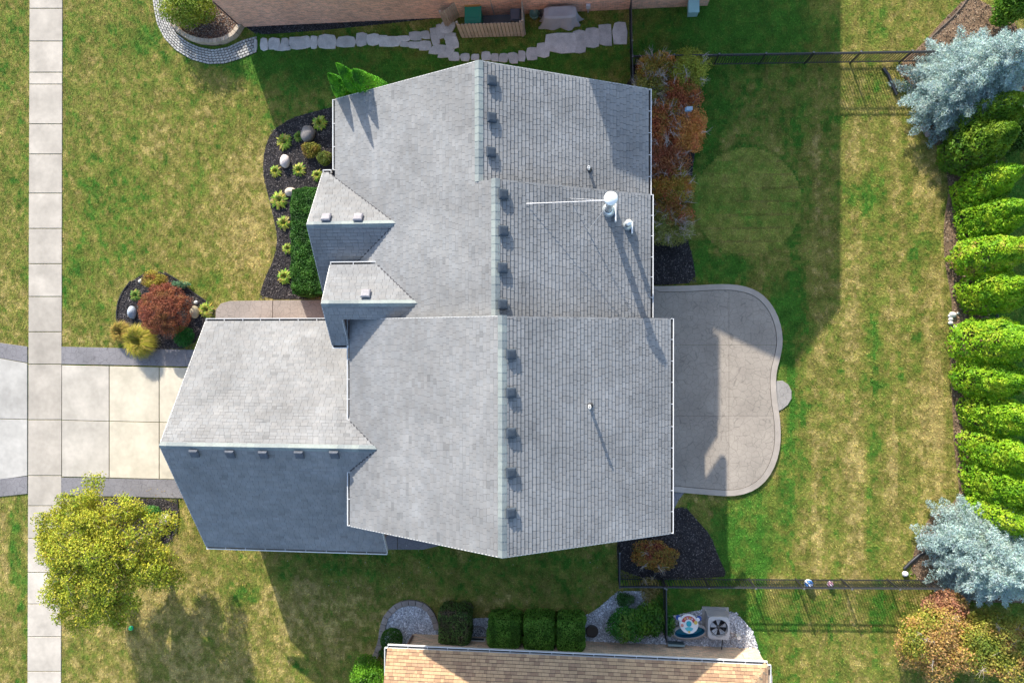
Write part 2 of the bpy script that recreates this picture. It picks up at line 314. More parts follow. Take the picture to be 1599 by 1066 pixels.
# ------------------------------------------------------------------ pavements
def slab_poly(parent, poly, z, col, m=M_conc, name='slab', bevel=.012, z0=-.05):
    b = MB(); b.prism(poly, z0, z, col, bevel); return b.build(name, m, parent)
def lerp(a, b, t): return (a[0]+(b[0]-a[0])*t, a[1]+(b[1]-a[1])*t)
CW = (.44, .395, .335)
sw = empty('sidewalk', (*P(71, 300)[:2], 0), 'long straight concrete sidewalk crossing the foot of the driveway', kind='structure')
js = [-38, 14, 65, 113.5, 132, 194, 241, 302, 357, 412, 463, 518, 568.5, 655, 742, 789, 840, 893, 942, 993, 1047, 1100]
for k in range(len(js)-1):
    y0, y1 = js[k]+.6, js[k+1]-.6
    def sx(y): return (47.5-y*.003, 98.5-y*.002)
    c = np.array(CW)*random.uniform(.9, 1.03)*(1.12 if k in (3,) or k > 15 else 1)*(.9 if 10 <= k <= 13 else 1)
    slab_poly(sw, PP([(sx(y0)[0], y0), (sx(y0)[1], y0), (sx(y1)[1], y1), (sx(y1)[0], y1)]), .04, tuple(c))
dr = empty('driveway', (*P(170, 655)[:2], 0), 'pale concrete driveway of square slabs leading under the garage roof', kind='structure')
xs = [-60, 44.5, 97.8, 172, 250, 330, 420]
def dt(x): return 548+(x+60)*.18 if x < 44 else 568.5+(x-44)*.021
def dm(x): return 653.5+(x)*.022
def db(x): return 757-(x+60)*.14 if x < 44 else 742.5+(x-44)*.024
for k in range(len(xs)-1):
    if k == 1: continue
    a, b_ = xs[k]+.6, xs[k+1]-.6
    for (f, g) in ((dt, dm), (dm, db)):
        c = np.array((.53, .475, .37) if k > 2 else (.45, .41, .35) if k == 2 else (.40, .38, .345))*random.uniform(.95, 1.03)
        slab_poly(dr, PP([(a, f(a)+.5), (b_, f(b_)+.5), (b_, g(b_)-.5), (a, g(a)-.5)]), .05, tuple(c))
db_ = empty('driveway_border', (*P(170, 556)[:2], 0), 'dark grey stamped concrete bands along both edges of the driveway', kind='structure')
for p in (DRIVE_TOP, DRIVE_BOT, DRIVE_W_TOP, DRIVE_W_BOT):
    slab_poly(db_, PP(p), .045, (.20, .19, .195), M_stamp, 'band')
wk = empty('front_walkway', (*P(420, 485)[:2], 0), 'tan stamped concrete walkway between the front bed and the garage', kind='structure')
for a, b_ in ((338, 426.6), (427.4, 560)):
    poly = [(338,505),(338,484),(346,474),(360,470),(426.6,469),(426.6,512),(338,512)] if a == 338 else [(427.4,469),(560,468),(560,512),(427.4,512)]
    slab_poly(wk, PP(poly), .05, (.30, .255, .22), M_stamp)
sp = empty('side_pad', (*P(640, 845)[:2], 0), 'grey stamped pad by the side of the house next to the garage corner', kind='structure')
for a, b_ in ((595, 621.5), (622.3, 700)):
    poly = [(595,825),(621.5,825),(621.5,857),(595,857)] if a == 595 else [(622.3,825),(700,820),(690,850),(662,857),(622.3,857)]
    slab_poly(sp, PP(poly), .06, (.20, .19, .195), M_stamp)
pt = empty('patio', (*P(1110, 610)[:2], 0), 'curved grey stamped concrete patio with a smooth raised border', kind='structure')
def smooth_poly(p, k=2):
    for _ in range(k):
        q = []
        for i in range(len(p)):
            a, b_ = p[i], p[(i+1) % len(p)]; q += [lerp(a, b_, .25), lerp(a, b_, .75)]
        p = q
    return p
pin = smooth_poly(PATIO, 1)
cx0, cy0 = 1080, 605
def inset(p, d):
    n = len(p); r = []
    for i in range(n):
        a, b_, c_ = p[i-1], p[i], p[(i+1) % n]; tx, ty = c_[0]-a[0], c_[1]-a[1]; l = math.hypot(tx, ty) or 1
        r.append((b_[0]-ty/l*d, b_[1]+tx/l*d))
    return r
inn = inset(pin, 9.5)
# panels cut by straight control joints
ix = [960, 1138, 1230]; iy = [430, 538.5, 648.5, 790]
def clip(poly, a, b_, c_):      # keep a*x+b*y<=c
    r = []; n = len(poly)
    for i in range(n):
        p, q = poly[i], poly[(i+1) % n]; dp = a*p[0]+b_*p[1]-c_; dq = a*q[0]+b_*q[1]-c_
        if dp <= 0: r.append(p)
        if dp*dq < 0: t = dp/(dp-dq); r.append(lerp(p, q, t))
    return r
for i in range(2):
    for j in range(3):
        q = clip(inn, 1, 0, ix[i+1]-.18); q = clip(q, -1, 0, -ix[i]-.18) if q else q; q = clip(q, 0, 1, iy[j+1]-.18) if q else q; q = clip(q, 0, -1, -iy[j]-.18) if q else q
        if len(q) > 2: slab_poly(pt, PP(q), .10, tuple(np.array((.335, .29, .24))*random.uniform(.95, 1.05)), M_stamp, bevel=0)
b = MB(); n = len(pin); po = PP(pin); pi_ = PP(inset(pin, 8.8))
vs = [(x, y, -.05) for x, y in po]+[(x, y, .115) for x, y in po]+[(x, y, .12) for x, y in pi_]+[(x, y, .05) for x, y in pi_]
for i in range(n):
    j = (i+1) % n
    b.add([vs[i], vs[j], vs[n+j], vs[n+i]], [(0, 3, 2, 1)], (.385, .335, .285)); b.add([vs[n+i], vs[n+j], vs[2*n+j], vs[2*n+i]], [(0, 3, 2, 1)], (.385, .335, .285)); b.add([vs[2*n+i], vs[2*n+j], vs[3*n+j], vs[3*n+i]], [(0, 3, 2, 1)], (.30, .28, .26))
b.build('border', M_conc, pt)
slab_poly(pt, PP([(1210.5,595),(1222,594),(1231,600),(1236,610),(1236,622),(1230,632),(1221,639),(1213,642)]), .055, (.31, .285, .26), M_stamp, 'step')
slab_poly(pt, PP([(1000,768),(1069,768.5),(1060,780),(1048,803),(1000,803)]), .05, (.20, .19, .195), M_stamp, 'wing')
# mulch, gravel and their loose pieces
def sheet(name, px, z, col, m, label):
    b = MB(); b.prism(PP(smooth_poly(px, 1)), -.06, z, col); o = b.build(name, m); return tag(o, label, kind='structure')
def chips(name, px, dens, size, cols, m, label, cat, z=.03, flat=.35, lim=40000):
    poly = PP(px); xs_ = [p[0] for p in poly]; ys_ = [p[1] for p in poly]; A = (max(xs_)-min(xs_))*(max(ys_)-min(ys_)); n = min(int(A*dens), lim)
    x = rng.uniform(min(xs_), max(xs_), n); y = rng.uniform(min(ys_), max(ys_), n); k = inpoly(x, y, poly) & ~inpoly(x, y, FOOT_HOUSE) & ~inpoly(x, y, FOOT_N) & ~inpoly(x, y, FOOT_S); x = x[k]; y = y[k]; n = len(x)
    a = rng.uniform(0, 2*np.pi, n); s1 = rng.uniform(*size, n); s2 = s1*rng.uniform(flat, .9, n); t = rng.uniform(-.5, .5, (n, 2))
    c = np.stack([x, y, z+rng.uniform(0, .03, n)], -1)
    u = np.stack([np.cos(a), np.sin(a), t[:, 0]], -1)*s1[:, None]; v = np.stack([-np.sin(a), np.cos(a), t[:, 1]], -1)*s2[:, None]; up = np.array([0, 0, 1])*(s2*.7)[:, None]
    V = np.empty((n*5, 3)); V[0::5] = c-u; V[1::5] = c-v; V[2::5] = c+u; V[3::5] = c+v; V[4::5] = c+up
    i = np.arange(n)*5; Fs = np.stack([np.stack([i+q, i+(q+1) % 4, i+4], -1) for q in range(4)], 1).reshape(-1, 3)
    cols = np.array(cols); C = np.repeat(cols[rng.integers(0, len(cols), n)]*rng.uniform(.7, 1.3, (n, 1)), 4, axis=0)
    o = npobj(name, V, Fs, C, m); tag(o, label, cat, kind='stuff')
DM = (.038, .034, .035); dk = [(.03, .027, .028), (.05, .045, .046), (.08, .07, .068), (.17, .15, .14)]
for nm, px, lb in (('mulch_bed', BED_FRONT, 'black mulch bed in front of the house beside the boxwood hedge'), ('mulch_bed', BED_MAPLE, 'rounded black mulch bed under the red maple'), ('mulch_bed', BED_TREE, 'dark mulch bed under the yellow green tree by the driveway'),
                   ('mulch_bed', BED_EAST, 'black mulch bed below the reddish shrubs behind the house'), ('mulch_bed', BED_SE, 'dark mulch bed round the orange shrub at the house corner')):
    sheet(nm, px, .02, DM, M_mulch, lb)
    chips('mulch_chips', px, 420, (.015, .04), dk, M_mulch, 'loose black bark chips covering the '+lb.split(' bed ')[0].replace('black mulch', 'bed').replace('dark mulch', 'bed').replace('rounded bed', 'rounded bed')+' '+lb.split(' bed ')[1], 'mulch')
sheet('soil_bed', BED_ARB, .02, (.20, .135, .085), M_mulch, 'brown soil bed under the row of arborvitae and the spruces')
chips('leaf_litter', BED_ARB, 260, (.015, .045), [(.28, .19, .12), (.18, .11, .07), (.36, .27, .19), (.08, .05, .04)], M_mulch, 'brown bark and dead leaves under the evergreen row', 'mulch')
sheet('gravel_strip', BED_NGRAV, .02, (.03, .031, .035), M_mulch, 'black gravel strip along the brick neighbour house')
chips('black_gravel', BED_NGRAV, 900, (.015, .035), [(.03, .03, .035), (.06, .06, .065), (.02, .02, .02), (.12, .12, .13)], M_stone, 'shiny black gravel lying along the brick wall', 'gravel')
sheet('gravel_bed', BED_NRING, .05, (.10, .065, .05), M_mulch, 'brown and grey gravel bed inside the curved block wall')
chips('brown_gravel', BED_NRING, 900, (.02, .045), [(.2, .12, .08), (.12, .07, .05), (.28, .24, .2), (.1, .1, .11)], M_stone, 'mixed brown gravel around the round shrub by the paver path', 'gravel', z=.06)
sheet('white_gravel_bed', BED_SGRAV, .02, (.42, .43, .45), M_stone, 'white gravel strip along the lower neighbour house')
chips('white_gravel', BED_SGRAV, 800, (.022, .05), [(.6, .62, .66), (.45, .47, .5), (.7, .7, .72), (.3, .31, .34)], M_stone, 'white marble gravel between the clipped shrubs and the buff wall', 'gravel', flat=.6, lim=60000)
# ------------------------------------------------------------------ shingled roofs
def cclip(poly, sub):
    for i in range(len(sub)):
        a, b_ = sub[i], sub[(i+1) % len(sub)]; ex, ey = b_[0]-a[0], b_[1]-a[1]; r = []; n = len(poly)
        if n == 0: return poly
        for k in range(n):
            p, q = poly[k], poly[(k+1) % n]; dp = ex*(p[1]-a[1])-ey*(p[0]-a[0]); dq = ex*(q[1]-a[1])-ey*(q[0]-a[0])
            if dp >= -1e-9: r.append(p)
            if (dp > 1e-9 and dq < -1e-9) or (dp < -1e-9 and dq > 1e-9): t = dp/(dp-dq); r.append(lerp(p, q, t))
        poly = r
    return poly
SHM = {}
def shingle_plane(parent, pts3, convs, colf, single=0, expo=.145, gap=.007, thick=.023, topgap=.017, wr=(.2, .33), mb=None, lift=.03, seed=1, bins=None):
    """pts3: three points: eave start, eave end, a point up the slope.  convs: convex polygons of 3D points on the plane."""
    O = Vector(pts3[0]); u = (Vector(pts3[1])-O).normalized(); w_ = Vector(pts3[2])-O; n_ = u.cross(w_).normalized()
    if n_.z < 0: n_ = -n_
    v = n_.cross(u).normalized()
    if v.dot(w_) < 0: v = -v
    rnd = random.Random(seed); subs = []
    for c in convs:
        q = [((Vector(p)-O).dot(u), (Vector(p)-O).dot(v)) for p in c]
        if sum(q[i][0]*q[(i+1) % len(q)][1]-q[(i+1) % len(q)][0]*q[i][1] for i in range(len(q))) < 0: q = q[::-1]
        subs.append(q)
    us = [p[0] for q in subs for p in q]; vs_ = [p[1] for q in subs for p in q]
    own = MB() if mb is None else mb; cnt = 0
    rows = int((max(vs_)-min(vs_))/expo)+1; vtop = max(vs_)
    R3 = Matrix((u, v, u.cross(v))).transposed().to_4x4(); sgn = 1 if u.cross(v).dot(n_) > 0 else -1
    for r in range(rows-1, -1, -1):
        v0 = min(vs_)+r*expo; v1 = v0+expo; x = min(us)-rnd.uniform(0, .3)
        while x < max(us):
            wd = rnd.choice((.19, .22, .25, .28, .31)) if wr == (.2, .33) else rnd.uniform(*wr); vj = v0 if single else v0+rnd.uniform(-.006, .004); rect = [(x+gap/2, vj), (x+wd-gap/2, vj), (x+wd-gap/2, v1-topgap), (x+gap/2, v1-topgap)]
            jit = rnd.uniform(0, .004)
            for q in subs:
                c = cclip(rect, q)
                if len(c) < 3: continue
                ar = abs(sum(c[i][0]*c[(i+1) % len(c)][1]-c[(i+1) % len(c)][0]*c[i][1] for i in range(len(c))))/2
                if ar < .0008: continue
                whole = abs(ar-(wd-gap)*(expo-topgap)) < 1e-4
                hs = [lift+(thick+jit)*(1-(p[1]-v0)/expo)+.002 for p in c]
                if single and cnt < single and whole:
                    kx = (round(wd, 2), rnd.randrange(4), round(expo, 3), name_of(parent))
                    if kx not in SHM:
                        m_ = MB(); L_ = wd-gap; e = expo-topgap; col = colf(0, 0, rnd)
                        m_.add([(0, 0, 0), (L_, 0, 0), (L_, e, 0), (0, e, 0), (0, 0, thick+.002), (L_, 0, thick+.002), (L_, e, .004), (0, e, .004)], [(4, 5, 6, 7), (0, 1, 5, 4), (1, 2, 6, 5), (2, 3, 7, 6), (3, 0, 4, 7)], col)
                        if sgn < 0:
                            m_.v = [(a, b2, -c2) for a, b2, c2 in m_.v]; m_.f = [f[::-1] for f in m_.f]
                        me = m_.mesh('shingle'); me.materials.append(M_shing); SHM[kx] = me
                    pos_ = O+u*(x+gap/2)+v*v0+n_*lift
                    inst('shingle', SHM[kx], parent, loc=pos_, rot=R3); cnt += 1; continue
                n = len(c); base = [O+u*p[0]+v*p[1]+n_*(lift-.004) for p in c]; top = [O+u*p[0]+v*p[1]+n_*h for p, h in zip(c, hs)]
                col = colf(x, v0, rnd); fl = [tuple(range(n, 2*n))]+[(i, (i+1) % n, n+(i+1) % n, n+i) for i in range(n)]
                if sgn < 0: fl = [f[::-1] for f in fl]
                own.add(base+top, fl, col)
            x += wd
    return own
def name_of(o): return o.data.materials[0].name if o.type == 'MESH' and o.data.materials else ''
def roofcol(x, v, r):
    k = r.uniform(.93, 1.06)*(.85 if r.random() < .02 else 1); w_ = r.uniform(-.003, .003); return ((.225+w_)*k, .226*k, (.226-w_)*k)
def deck(mb, conv, th=.14, col=(.035, .035, .04)):
    n = len(conv); top = [Vector(p)+Vector((0, 0, .028)) for p in conv]; bot = [p-Vector((0, 0, th)) for p in top]
    nn = (top[1]-top[0]).cross(top[2]-top[0])
    if nn.z < 0: top = top[::-1]; bot = bot[::-1]
    mb.add(top+bot, [tuple(range(n)), tuple(range(2*n-1, n-1, -1))], col); mb.add(top+bot, [((i+1) % n, i, n+i, n+(i+1) % n) for i in range(n)], (.62, .62, .6))
CAPS = {}
def ridge_caps(parent, a, b_, pl, pr, w=.26, ln=.27, cols=((.20,.225,.225),(.225,.25,.245),(.175,.20,.205),(.235,.265,.255)), z=.06):
    """saddle pieces overlapping along a ridge; pl, pr = slopes (drop per metre) to the left and right of a->b"""
    A = Vector(a); B_ = Vector(b_); d = (B_-A); L = d.length; d.normalize(); lat = Vector((-d.y, d.x, 0)).normalized(); n = int(L/ln); rnd = random.Random(3)
    q = []
    while len(q) < n+4: q += [rnd.randrange(len(cols))]*rnd.choice((1, 1, 2, 3))
    for i in range(n):
        key = (round(pl, 3), round(pr, 3), q[i], round(w, 2), cols[0])
        if key not in CAPS:
            m_ = MB(); l2 = ln*1.12; t = .012; sec = [(w, -pl*w), (0, 0), (-w, -pr*w)]; k = cols[q[i]]
            vs = [(0, s[0], s[1]+.013) for s in sec]+[(l2, s[0], s[1]+.004) for s in sec]+[(0, s[0], s[1]-.012) for s in sec]+[(l2, s[0], s[1]-.012) for s in sec]
            m_.add(vs, [(0, 1, 4, 3), (1, 2, 5, 4), (0, 6, 7, 1), (1, 7, 8, 2), (0, 3, 9, 6), (2, 8, 11, 5), (3, 4, 10, 9), (4, 5, 11, 10)], k)
            m_.f = [f[::-1] for f in m_.f]
            me = m_.mesh('ridge_cap'); me.materials.append(M_cap); CAPS[key] = me
        inst('ridge_cap', CAPS[key], parent, loc=A+d*(i*L/n)+Vector((0, 0, z+random.uniform(0, .004))), rz=math.atan2(d.y, d.x))
def gutter(parent, a, b_, out, z, col=(.68, .68, .67), w=.125, step=.72, endcap=True):
    """trough along a->b (plan points), open upward, pointing outward"""
    A = Vector((a[0], a[1], z)); B_ = Vector((b_[0], b_[1], z)); d = (B_-A); L = d.length; d.normalize(); o_ = Vector((out[0], out[1], 0))
    m_ = MB()
    def bar(u0, u1, o0, o1, z0, z1, c=col):
        vs = [A+d*u+o_*q+Vector((0, 0, h)) for h in (z0, z1) for q in (o0, o1) for u in (u0, u1)]
        m_.add(vs, [(0, 2, 3, 1), (4, 5, 7, 6), (0, 1, 5, 4), (2, 6, 7, 3), (0, 4, 6, 2), (1, 3, 7, 5)], c)
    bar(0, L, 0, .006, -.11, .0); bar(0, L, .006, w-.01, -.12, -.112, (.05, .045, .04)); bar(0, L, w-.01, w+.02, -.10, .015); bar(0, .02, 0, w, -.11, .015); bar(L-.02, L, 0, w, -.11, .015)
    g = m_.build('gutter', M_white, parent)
    m2 = MB(); n = int(L/step)
    for i in range(1, n):
        u = i*L/n+random.uniform(-.03, .03); vs = [A+d*(u+q)+o_*s+Vector((0, 0, h)) for h in (-.005, .004) for s in (-.04, w) for q in (-.012, .012)]
        m2.add(vs, [(0, 2, 3, 1), (4, 5, 7, 6), (0, 1, 5, 4), (2, 6, 7, 3), (0, 4, 6, 2), (1, 3, 7, 5)], (.7, .7, .7))
    if n > 1: tag(m2.build('hangers', M_white, g), kind='stuff')
    return g
def rake(parent, a, b_, col=(.5, .5, .49), w=.028):
    A = Vector(a); B_ = Vector(b_); d = (B_-A).normalized(); lat = Vector((-d.y, d.x, 0)).normalized(); m_ = MB()
    vs = [p+lat*q+Vector((0, 0, h)) for h in (-.14, .05) for q in (-w/2, w/2) for p in (A, B_)]
    m_.add(vs, [(0, 2, 3, 1), (4, 5, 7, 6), (0, 1, 5, 4), (2, 6, 7, 3), (0, 4, 6, 2), (1, 3, 7, 5)], col); m_.build('rake_trim', M_white, parent)
# ------------------------------------------------------------------ main house
hs = empty('house', (-3, 0, 0), 'large brick house with grey shingle roofs in the middle, its garage wing facing the driveway', 'house')
b = MB(); BR = (.33, .22, .17)
def wallbox(b, x0, x1, y0, y1, z1, col=BR): b.box(x0, x1, y0, y1, 0, z1, col)
wallbox(b, -8.6, 3.0, -7.05, .68, 5.6); wallbox(b, -8.75, 2.3, .70, 9.25, 5.0); wallbox(b, -16.1, -8.75, -8.85, .36, 2.98); wallbox(b, -8.75, -8.55, -8.85, -7.1, 2.98)
wallbox(b, -10.05, -8.75, 2.2, 6.0, 4.75); wallbox(b, -9.25, -8.75, -.05, 2.2, 5.9)
def gable(b, pts, col=BR, th=.15, ax='y'):
    vs = [Vector(p) for p in pts]; off = Vector((0, th, 0)) if ax == 'y' else Vector((th, 0, 0)); n = len(vs)
    b.add(vs+[p+off for p in vs], [tuple(range(n)), tuple(range(2*n-1, n-1, -1))]+[(i, n+i, n+(i+1) % n, (i+1) % n) for i in range(n)], col)
gable(b, [(-8.6, -7.1, 5.6), (3.0, -7.1, 5.6), (-2.57, -7.1, WzL(-2.57)-.2)]); gable(b, [(-8.75, 9.1, 5.0), (2.3, 9.1, 5.0), (-3.48, 9.1, Wz(-3.48)-.2)])
gable(b, [(-16.1, .36, 2.98), (-16.1, GRY, GRZ-.25), (-16.1, -8.85, 2.98)], ax='x'); gable(b, [(-10.05, 6.0, 4.75), (-10.05, 4.1, 6.45), (-10.05, 2.2, 4.75)], ax='x'); gable(b, [(-9.25, 2.2, 5.9), (-9.25, 1.15, 6.9), (-9.25, -.05, 5.9)], ax='x')
b.build('wall', M_brick, hs)
def window(parent, c, w, h, ax, sgn):
    """ax 'x': wall faces +-x"""
    f = MB(); g = MB(); d = .06*sgn
    def bx(mb, u0, u1, z0, z1, e0, e1, col):
        if ax == 'x': mb.box(min(c[0]+e0*sgn, c[0]+e1*sgn), max(c[0]+e0*sgn, c[0]+e1*sgn), c[1]+u0, c[1]+u1, c[2]+z0, c[2]+z1, col)
        else: mb.box(c[0]+u0, c[0]+u1, min(c[1]+e0*sgn, c[1]+e1*sgn), max(c[1]+e0*sgn, c[1]+e1*sgn), c[2]+z0, c[2]+z1, col)
    wc = (.75, .75, .73)
    for u0, u1, z0, z1 in ((-w/2, -w/2+.07, 0, h), (w/2-.07, w/2, 0, h), (-w/2+.07, w/2-.07, 0, .07), (-w/2+.07, w/2-.07, h-.07, h), (-.025, .025, .07, h-.07), (-w/2-.08, w/2+.08, -.07, -.003)): bx(f, u0, u1, z0, z1, .004, .07, wc)
    bx(g, -w/2+.07, w/2-.07, .07, h-.07, .006, .02, (.03, .035, .045)); fo = f.build('window', M_white, parent); g.build('pane', M_glass, fo)
for y in (-1.5, -5.5): window(hs, (3.0, y, .9), 1.6, 1.3, 'x', 1); window(hs, (3.0, y, 3.6), 1.4, 1.2, 'x', 1)
for y in (3.0, 7.2): window(hs, (2.3, y, .9), 1.5, 1.3, 'x', 1); window(hs, (2.3, y, 3.4), 1.3, 1.2, 'x', 1)
window(hs, (-10.05, 4.1, .9), 2.0, 1.5, 'x', -1); window(hs, (-10.05, 4.1, 3.2), 1.6, 1.2, 'x', -1); window(hs, (-9.25, 1.15, 3.6), 1.1, 1.2, 'x', -1); window(hs, (-8.75, 7.8, 1.0), 1.6, 1.4, 'x', -1)
for x in (-6, -1, 1.6): window(hs, (x, 9.25, 1.0), 1.1, 1.2, 'y', 1); window(hs, (x, -7.1, 3.4), 1.1, 1.2, 'y', -1)
dg = MB()
for k in range(4): dg.box(-16.14, -16.105, -6.7, -1.8, .05+k*.56, .59+k*.56, (.7, .69, .65))
dg.build('garage_door', M_white, hs)
dd = MB(); dd.box(-9.3, -9.255, .65, 1.65, .15, 2.3, (.12, .05, .04)); fd = dd.build('front_door', M_white, hs); k_ = MB(); k_.lathe((-9.33, .78, 1.15), [(.001, -.03), (.03, 0), (.001, .03)], (.5, .4, .2), 8); k_.build('handle', M_met, fd)
dd = MB(); dd.box(-8.5, -7.6, -7.145, -7.105, .15, 2.25, (.6, .6, .58)); dd.build('side_door', M_white, hs)
def roofpart(convs, col=(.03, .03, .035), mt=M_shing, parent=hs):
    m_ = MB()
    for c in convs: deck(m_, c)
    return m_.build('roof', mt, parent)
stuff = MB()
def W3(x, y): return (x, y, Wz(x))
# west slope, one plane over all three sections
xv = -8.16; xMv = -8.6
cl_ = [[(hWL, yS, zWL), (RxL, yS, WzL(RxL)), (RxL, yLM, WzL(RxL)), (hWL, yLM, zWL)]]
cw = [[W3(-9.0, yLM), W3(RxM, yLM), W3(RxM, yMU), W3(-9.0, yMU)], [W3(hW_N, yMU), W3(RxU, yMU), W3(RxU, yN), W3(hW_N, yN)]]
rW = roofpart(cw); shingle_plane(rW, (W3(hW_N, yS), W3(hW_N, yN), W3(RxL, yS)), cw, roofcol, mb=stuff, seed=2)
rWl = roofpart(cl_); shingle_plane(rWl, (cl_[0][0], cl_[0][3], cl_[0][1]), cl_, roofcol, mb=stuff, seed=3)
def Eplane(Rx, Ex, Ez, y0, y1, seed, single=0):
    Rz = WzL(Rx) if y0 < 0 else Wz(Rx); c = [[(Ex, y0, Ez), (Ex, y1, Ez), (Rx, y1, Rz), (Rx, y0, Rz)]]; r = roofpart(c)
    shingle_plane(r, (c[0][0], c[0][1], c[0][3]), c, roofcol, mb=stuff, seed=seed, single=single, gap=.012, thick=.030, topgap=.018); return r
rE = Eplane(RxL, ExL, EzL, yS, yLM, 5, 300); Eplane(RxM, ExM, EzM, yLM, yMU, 6); Eplane(RxU, ExU, EzU, yMU, yN, 7)
pEL = (WzL(RxL)-EzL)/(ExL-RxL); pEM = (Wz(RxM)-EzM)/(ExM-RxM); pEU = (Wz(RxU)-EzU)/(ExU-RxU)
def Ez_at(x, y):
    if y < yLM: return WzL(RxL)-pEL*(x-RxL)
    if y < yMU: return Wz(RxM)-pEM*(x-RxM)
    return Wz(RxU)-pEU*(x-RxU)
for Rx, y0, y1, pe in ((RxL, yS, yLM, pEL), (RxM, yLM, yMU, pEM), (RxU, yMU, yN, pEU)): zr_ = WzL(Rx) if y0 < 0 else Wz(Rx); ridge_caps(rW, (Rx, y0, zr_), (Rx, y1, zr_), pW, pe, w=.15)
for p in (((hWL, yS, zWL), (RxL, yS, WzL(RxL))), ((hWL, yLM, zWL), (RxL, yLM, WzL(RxL))), ((ExL, yS, EzL), (RxL, yS, WzL(RxL))), ((hW_N, yN, Wz(hW_N)), (RxU, yN, Wz(RxU))), ((ExU, yN, EzU), (RxU, yN, Wz(RxU)))): rake(hs, *p)
for p in (((RxM, yLM, WzL(RxL)), (ExL, yLM, EzL)), ((RxU, yMU, Wz(RxM)), (ExM, yMU, EzM))): rake(hs, (p[0][0]+.6, p[0][1], p[0][2]-.34), p[1], (.12, .12, .13), .03)
# garage wing
pG = (GRZ-GEZ)/(GNY-GRY)
xr = hWL+(GRZ-zWL)/pW                           # where the ridge dies into the west slope
yv = GNY-(zWL-GEZ)/pG; yv2 = GSY+(zWL-GEZ)/pG
cGN = [[(GX, GNY, GEZ), (-8.7, GNY, GEZ), (-8.7, yv, zWL), (GX, yv, zWL)], [(GX, yv, zWL), (hWL, yv, zWL), (xr, GRY, GRZ), (GX, GRY, GRZ)]]
xse = P(605, 853, GEZ)[0]
cGS = [[(GX, GSY, GEZ), (xse, GSY, GEZ), (xse, yv2, zWL-.01), (GX, yv2, zWL-.01)], [(GX, yv2, zWL), (hWL, yv2, zWL), (xr, GRY, GRZ), (GX, GRY, GRZ)]]
rG = roofpart(cGN); roofpart(cGS)
shingle_plane(rG, (cGN[0][0], cGN[0][1], cGN[1][3]), cGN, roofcol, mb=stuff, seed=8); shingle_plane(rG, (cGS[0][0], cGS[0][1], cGS[1][3]), cGS, roofcol, mb=stuff, seed=9)
ridge_caps(rG, (GX, GRY, GRZ), (xr+.1, GRY, GRZ), pG, pG, w=.13)
rake(hs, (GX, GNY, GEZ), (GX, GRY, GRZ)); rake(hs, (GX, GSY, GEZ), (GX, GRY, GRZ))
# the two front gables
def front_gable(ax_, ry, rz, ny, nz, sy, sz, seed):
    p = (rz-nz)/(ny-ry); x_r = hW_S+(rz-zW)/pW; x_n = hW_S+(nz-zW)/pW; x_s = hW_S+(sz-zW)/pW
    cn = [[(ax_, ny, nz), (x_n, ny, nz), (x_r, ry, rz), (ax_, ry, rz)]]; cs = [[(ax_, sy, sz), (x_s, sy, sz), (x_r, ry, rz), (ax_, ry, rz)]]
    r = roofpart(cn); roofpart(cs)
    shingle_plane(r, (cn[0][0], cn[0][1], cn[0][3]), cn, roofcol, mb=stuff, seed=seed); shingle_plane(r, (cs[0][0], cs[0][1], cs[0][3]), cs, roofcol, mb=stuff, seed=seed+1)
    ridge_caps(r, (ax_, ry, rz), (x_r+.1, ry, rz), p, p, w=.12)
    rake(hs, (ax_, ny, nz), (ax_, ry, rz)); rake(hs, (ax_, sy, sz), (ax_, ry, rz)); return x_n, x_s, p
xnA, xsA, pA = front_gable(-10.41, 4.33, 6.64, 6.70, 5.0, 1.78, 4.92, 11)
# entry gable: its south slope is cut off by the projecting section beside it
def entry_gable():
    ax_, ry, rz, ny, ez = -9.65, 1.28, 7.12, 2.81, 6.22; p = (rz-ez)/(ny-ry); pS = .72; x_r = hW_S+(rz-zW)/pW; x_n = hW_S+(ez-zW)/pW
    z7 = rz-pS*(ry-yLM); x7 = hW_S+(z7-zW)/pW
    cn = [[(ax_, ny, ez), (x_n, ny, ez), (x_r, ry, rz), (ax_, ry, rz)]]; sy = -.27; ez2 = rz-pS*(ry-sy)
    cs = [[(ax_, yLM, z7), (x7, yLM, z7), (x_r, ry, rz), (ax_, ry, rz)], [(ax_, sy, ez2), (-9.0, sy, ez2), (-9.0, yLM, z7), (ax_, yLM, z7)]]
    r = roofpart(cn); roofpart(cs)
    shingle_plane(r, (cn[0][0], cn[0][1], cn[0][3]), cn, roofcol, mb=stuff, seed=21); shingle_plane(r, (cs[1][0], cs[1][1], cs[1][3]), cs, roofcol, mb=stuff, seed=22)
    ridge_caps(r, (ax_, ry, rz), (x_r+.1, ry, rz), p, p, w=.12)
    rake(hs, (ax_, ny, ez), (ax_, ry, rz)); rake(hs, (ax_, sy, ez2), (ax_, ry, rz)); rake(hs, (-9.0, sy, ez2), (-9.0, yLM, z7))
    gutter(hs, (ax_, ny), (-7.75, ny), (0, 1), ez); gutter(hs, (ax_, sy), (-9.0, sy), (0, -1), ez2)
entry_gable()
def valley(a, b_, par=rG):
    A = Vector(a)+Vector((0, 0, .062)); B_ = Vector(b_)+Vector((0, 0, .062)); d = (B_-A).normalized(); l = Vector((-d.y, d.x, 0)).normalized()*.03; m_ = MB()
    m_.add([A-l, A+l, B_+l, B_-l, A-l-Vector((0, 0, .04)), A+l-Vector((0, 0, .04)), B_+l-Vector((0, 0, .04)), B_-l-Vector((0, 0, .04))], [(0, 3, 2, 1), (0, 1, 5, 4), (1, 2, 6, 5), (2, 3, 7, 6), (3, 0, 4, 7)], (.07, .07, .075)); m_.build('valley_strip', M_shing, par)
def Wx(z): return hW_S+(z-zW)/pW
